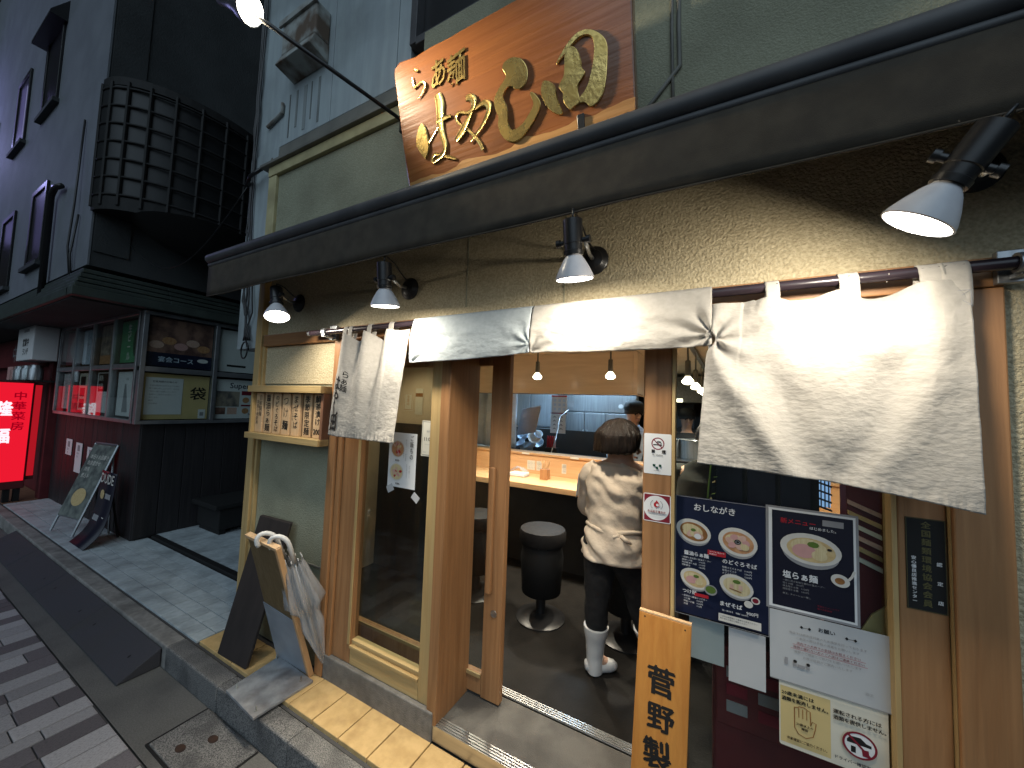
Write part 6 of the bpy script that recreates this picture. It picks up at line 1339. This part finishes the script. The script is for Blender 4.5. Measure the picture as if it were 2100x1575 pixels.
t, p = side('white letter sheet pinned over the mustard yellow poster', 1.50, 1.385, .30, .38, 'paper', 'letter_sheet', 'notice'); p.o = p.o + X * .0; p.text('営業再開のお知らせ', .15, .33, .022, 'ink', .01, 'c'); lines(p, .03, .29, ['平素は格別のお引き立てを賜り', '厚く御礼申し上げます。当店は', '下記の通り営業いたします。', '皆様のご来店をお待ちして', 'おります。', '敬具', '店主敬白'], .018, 'grey', 1.7, maxw=.24); p.build(t)
t.location.x += .004
t, p = side('small white card in the bottom corner of the mustard yellow poster', 1.95, 1.34, .065, .10, 'paper', 'small_card', 'notice'); p.rect(.015, .03, .05, .07, 'grey'); p.build(t); t.location.x += .004
t, p = side('white passage side poster of many small dishes with dark wording on top', 2.09, 1.335, .60, .46, 'paper')
p.text('Super', .15, .36, .09, 'navy', .02); p.rect(.02, .14, .26, .32, 'photo2'); p.rect(.02, .05, .12, .13, 'photo'); p.rect(.14, .05, .24, .13, 'pork'); p.rect(.28, .28, .58, .33, 'wine')
for k in range(6): p.ell(.33 + (k % 3) * .1, .22 - (k // 3) * .13, .038, .035, ('soup_b', 'photo', 'herb')[k % 3], 14)
p.rect(.28, .145, .58, .165, 'wine'); p.text('780円', .36, .035, .035, 'ink', .02); p.build(t)
t, p = side('plain grey white board with a line of dark print on the passage side', 2.09, 1.885, .62, .49, 'paper'); p.rect(.1, .06, .3, .085, 'ink'); p.build(t)
for i, (a, b, h_) in enumerate(((-7.35, .78, .20), (-6.95, .60, .36), (-6.52, .74, .20))):
    t, p = sheet('wall_notice', ['short white paper pasted on the dark planks nearest the red shop', 'longest white paper strip pasted on the dark planks', 'short white paper pasted on the dark planks behind the easel'][i], 'notice', (a, 1.499, b), .24, h_, 'paper', group='papers pasted on the dark planks')
    p.rect(.07, h_ - .1, .16, h_ - .03, 'grey'); lines(p, .05, h_ - .14, ['受付中', '予約'], .03, 'grey'); p.build(t)

# easel, poster stand, planter
t = thing('easel_sign', 'clear framed menu easel leaning in front of the dark planks', 'easel', (-5.75, 1.35, .13))
e0, eu, ev = V(-6.02, 1.23, .30), V(.42, .06, 0), V(.06, .20, .72)
MB().obox(e0, eu, ev, V(0, -.012, .003)).build('panel', surf('easel_print', (.20, .22, .20), (.09, .10, .10), rough=.25, scale=14, detail=6), t, bevel=.003)
for a, b in ((0, 0), (1, 0)): MB().tube([e0 + eu * a - ev * .22, e0 + eu * a + ev * 1.02], .012, 6).build('leg', 'alu2', t)
MB().tube([e0 + ev * 1.02, e0 + eu + ev * 1.02], .012, 6).tube([e0, e0 + eu], .012, 6).build('cross_bar', 'alu2', t)
for a in (.1, .9): MB().tube([e0 + eu * a + ev * .95, V(e0.x + eu.x * a + .15, 1.47, .135)], .010, 6).build('leg', 'alu2', t)
p = Print(e0 + V(0, -.013, .004), eu, ev, off=.001); lines(p, .06, .6, ['本日のお品書き', '刺身盛合せ', '焼鳥', '煮込み'], .05, 'bowl'); p.ell(.22, .2, .12, .09, 'soup_c'); p.build(t)
t = thing('poster_stand', 'black curved poster stand headed DUDE beside the easel', 'poster stand', (-5.25, 1.35, .13))
prof = [(1.20, .135), (1.24, .17), (1.30, .24), (1.34, .36), (1.365, .55), (1.38, .80)]
prof = chaikin(prof, False, 2)
MB().grid(lambda a, b: V(-5.47 + .40 * a, *lerp(prof[min(int(b * (len(prof) - 1)), len(prof) - 2)], prof[min(int(b * (len(prof) - 1)), len(prof) - 2) + 1], b * (len(prof) - 1) - min(int(b * (len(prof) - 1)), len(prof) - 2))), 2, 24).build('curved_panel', 'navy2', t, smooth=True, solid=.006)
MB().tube([(-5.27, 1.38, .78), (-5.27, 1.48, .135)], .01, 6).build('prop_leg', 'black', t)
p = Print((-5.47, 1.3590, .55), X, V(0, .06, 1), off=.004); p.text('DUDE', .20, .14, .13, 'bowl', .02, 'c', maxw=.36); p.ell(.14, .03, .05, .045, 'soup_c'); p.rect(.22, 0, .36, .05, 'grey'); p.build(t)
p = Print((-5.47, 1.325, .30), X, V(0, .25, .97), off=.008); p.ring(.28, .12, .06, .05, .02, 'bowl'); p.rect(.04, .03, .18, .09, 'grey'); p.build(t)
t = thing('dark_bench', 'low dark bench against the passage wall', 'bench', (-4.7, 2.3, .15))
MB().box(-4.98, -4.45, 1.95, 3.4, .42, .47).box(-4.95, -4.48, 2.0, 3.35, .2, .418).build('bench', 'matt', t, bevel=.01)
for yy in (2.02, 3.28): MB().box(-4.93, -4.50, yy, yy + .06, .15, .199).build('foot', 'matt', t)

# red lantern shop further down the street
t = thing('red_shopfront', 'dark red shopfront next to the plank walled corner building', 'building', (-10, 1.6, .13))
MB().box(-14, -7.905, 1.51, 8, .1, 2.42).build('front_wall', 'redwall', t)
MB().box(-8.1, -7.92, 1.42, 1.509, .13, 2.4).build('pilaster', 'redwall', t, bevel=.005)
MB().box(-14, -8.3, 1.40, 1.509, 1.95, 2.4).build('sign_band', 'redwall', t)
p = Print((-11.2, 1.399, 2.0), off=.002); p.text('中華', 1.0, .05, .30, 'grey', .01); p.build(t)
t = thing('red_lightbox', 'glowing red upright lightbox sign standing before the red shop', 'lit sign', (-8.0, 1.15, .13))
MB().box(-8.06, -7.955, .94, 1.296, .30, 1.70).build('box', 'redwall', t, bevel=.006)
MB().box(-7.9545, -7.95, .955, 1.282, .40, 1.675).build('lit_face', 'redglow', t)
MB().box(-8.04, -7.99, 1.302, 1.368, .40, 1.67).build('narrow_box', 'redwall', t)
MB().box(-7.9895, -7.985, 1.307, 1.364, .45, 1.655).build('lit_side', 'redglow2', t)
for yy in (1.14, 1.22): MB().box(-8.05, -7.97, yy, yy + .05, .13, .299).build('foot', 'matt', t)
p = Print((-7.95, .955, .40), Y, Z, off=.002); p.vtext('中華菜房', .233, 1.165, .115, 'darkred', .02, pitch=1.14); p.vtext('隆福', .115, 1.04, .20, 'whiteglow', .04, pitch=1.75, sx=.7); p.build(t)
t = thing('white_sign_box', 'grey white sign box with black lettering above the red lightbox', 'sign', (-8.2, 1.3, 2.1))
MB().box(-8.55, -7.72, 1.20, 1.42, 1.98, 2.44).build('box', 'paper', t, bevel=.01)
p = Print((-8.55, 1.20, 1.98), off=.001); p.rect(.32, .38, .6, .42, 'grey'); p.text('営業中', .30, .20, .11, 'ink', .03); p.text('ランチ', .33, .08, .10, 'ink', .02); p.build(t)
t = thing('counter_jars', 'row of glass jars and packets on the red shop sill', 'jars', (-8.3, 1.3, 1.75))
MB().box(-9.6, -7.75, 1.18, 1.42, 1.695, 1.72).build('sill', 'matt', t)
for k in range(6): MB().lathe((-8.9 + k * .2, 1.28, 1.721), Z, [(0, .07), (.14, .07), (.17, .05), (.2, .05), (.2, 0)], 14).build('jar', 'steel' if k % 2 else 'glass', t, smooth=True, autosmooth=True)
MB().box(-9.35, -9.0, 1.25, 1.35, 1.721, 1.92).build('pink_packet', 'pink', t)

# assumed sign past the red shop, added out of view for the violet glow
t = thing('assumed_sign', 'assumed violet lit sign, added out of view high on the blue grey building', 'lit sign', (-11.9, .75, 6.5))
MB().box(-12.05, -11.85, .35, 1.03, 4.3, 7.6).build('box', 'black', t)
MB().box(-11.845, -11.84, .39, .99, 4.35, 7.55).build('lit_side', glow('violet_face', (.42, .40, 1.0), 1.5), t)
ld = bpy.data.lights.new('violet_light', 'AREA'); ld.shape = 'RECTANGLE'; ld.size = .6; ld.size_y = 3.0; ld.energy = 45; ld.color = (.46, .46, 1.0)
lo = bpy.data.objects.new('violet_light', ld); COL.objects.link(lo); lo.parent = t; lo.location = V(-11.8, .69, 5.95) - t.location; lo.rotation_euler = V(1, 0, 0).to_track_quat('-Z', 'Z').to_euler()
# dark block closing the passage
t = thing('rear_building', 'unlit dark building closing the passage between the shops', 'building', (-4, 9, 0))
MB().box(-6, -2, 9, 14, 0, 14).build('wall', 'matt', t)
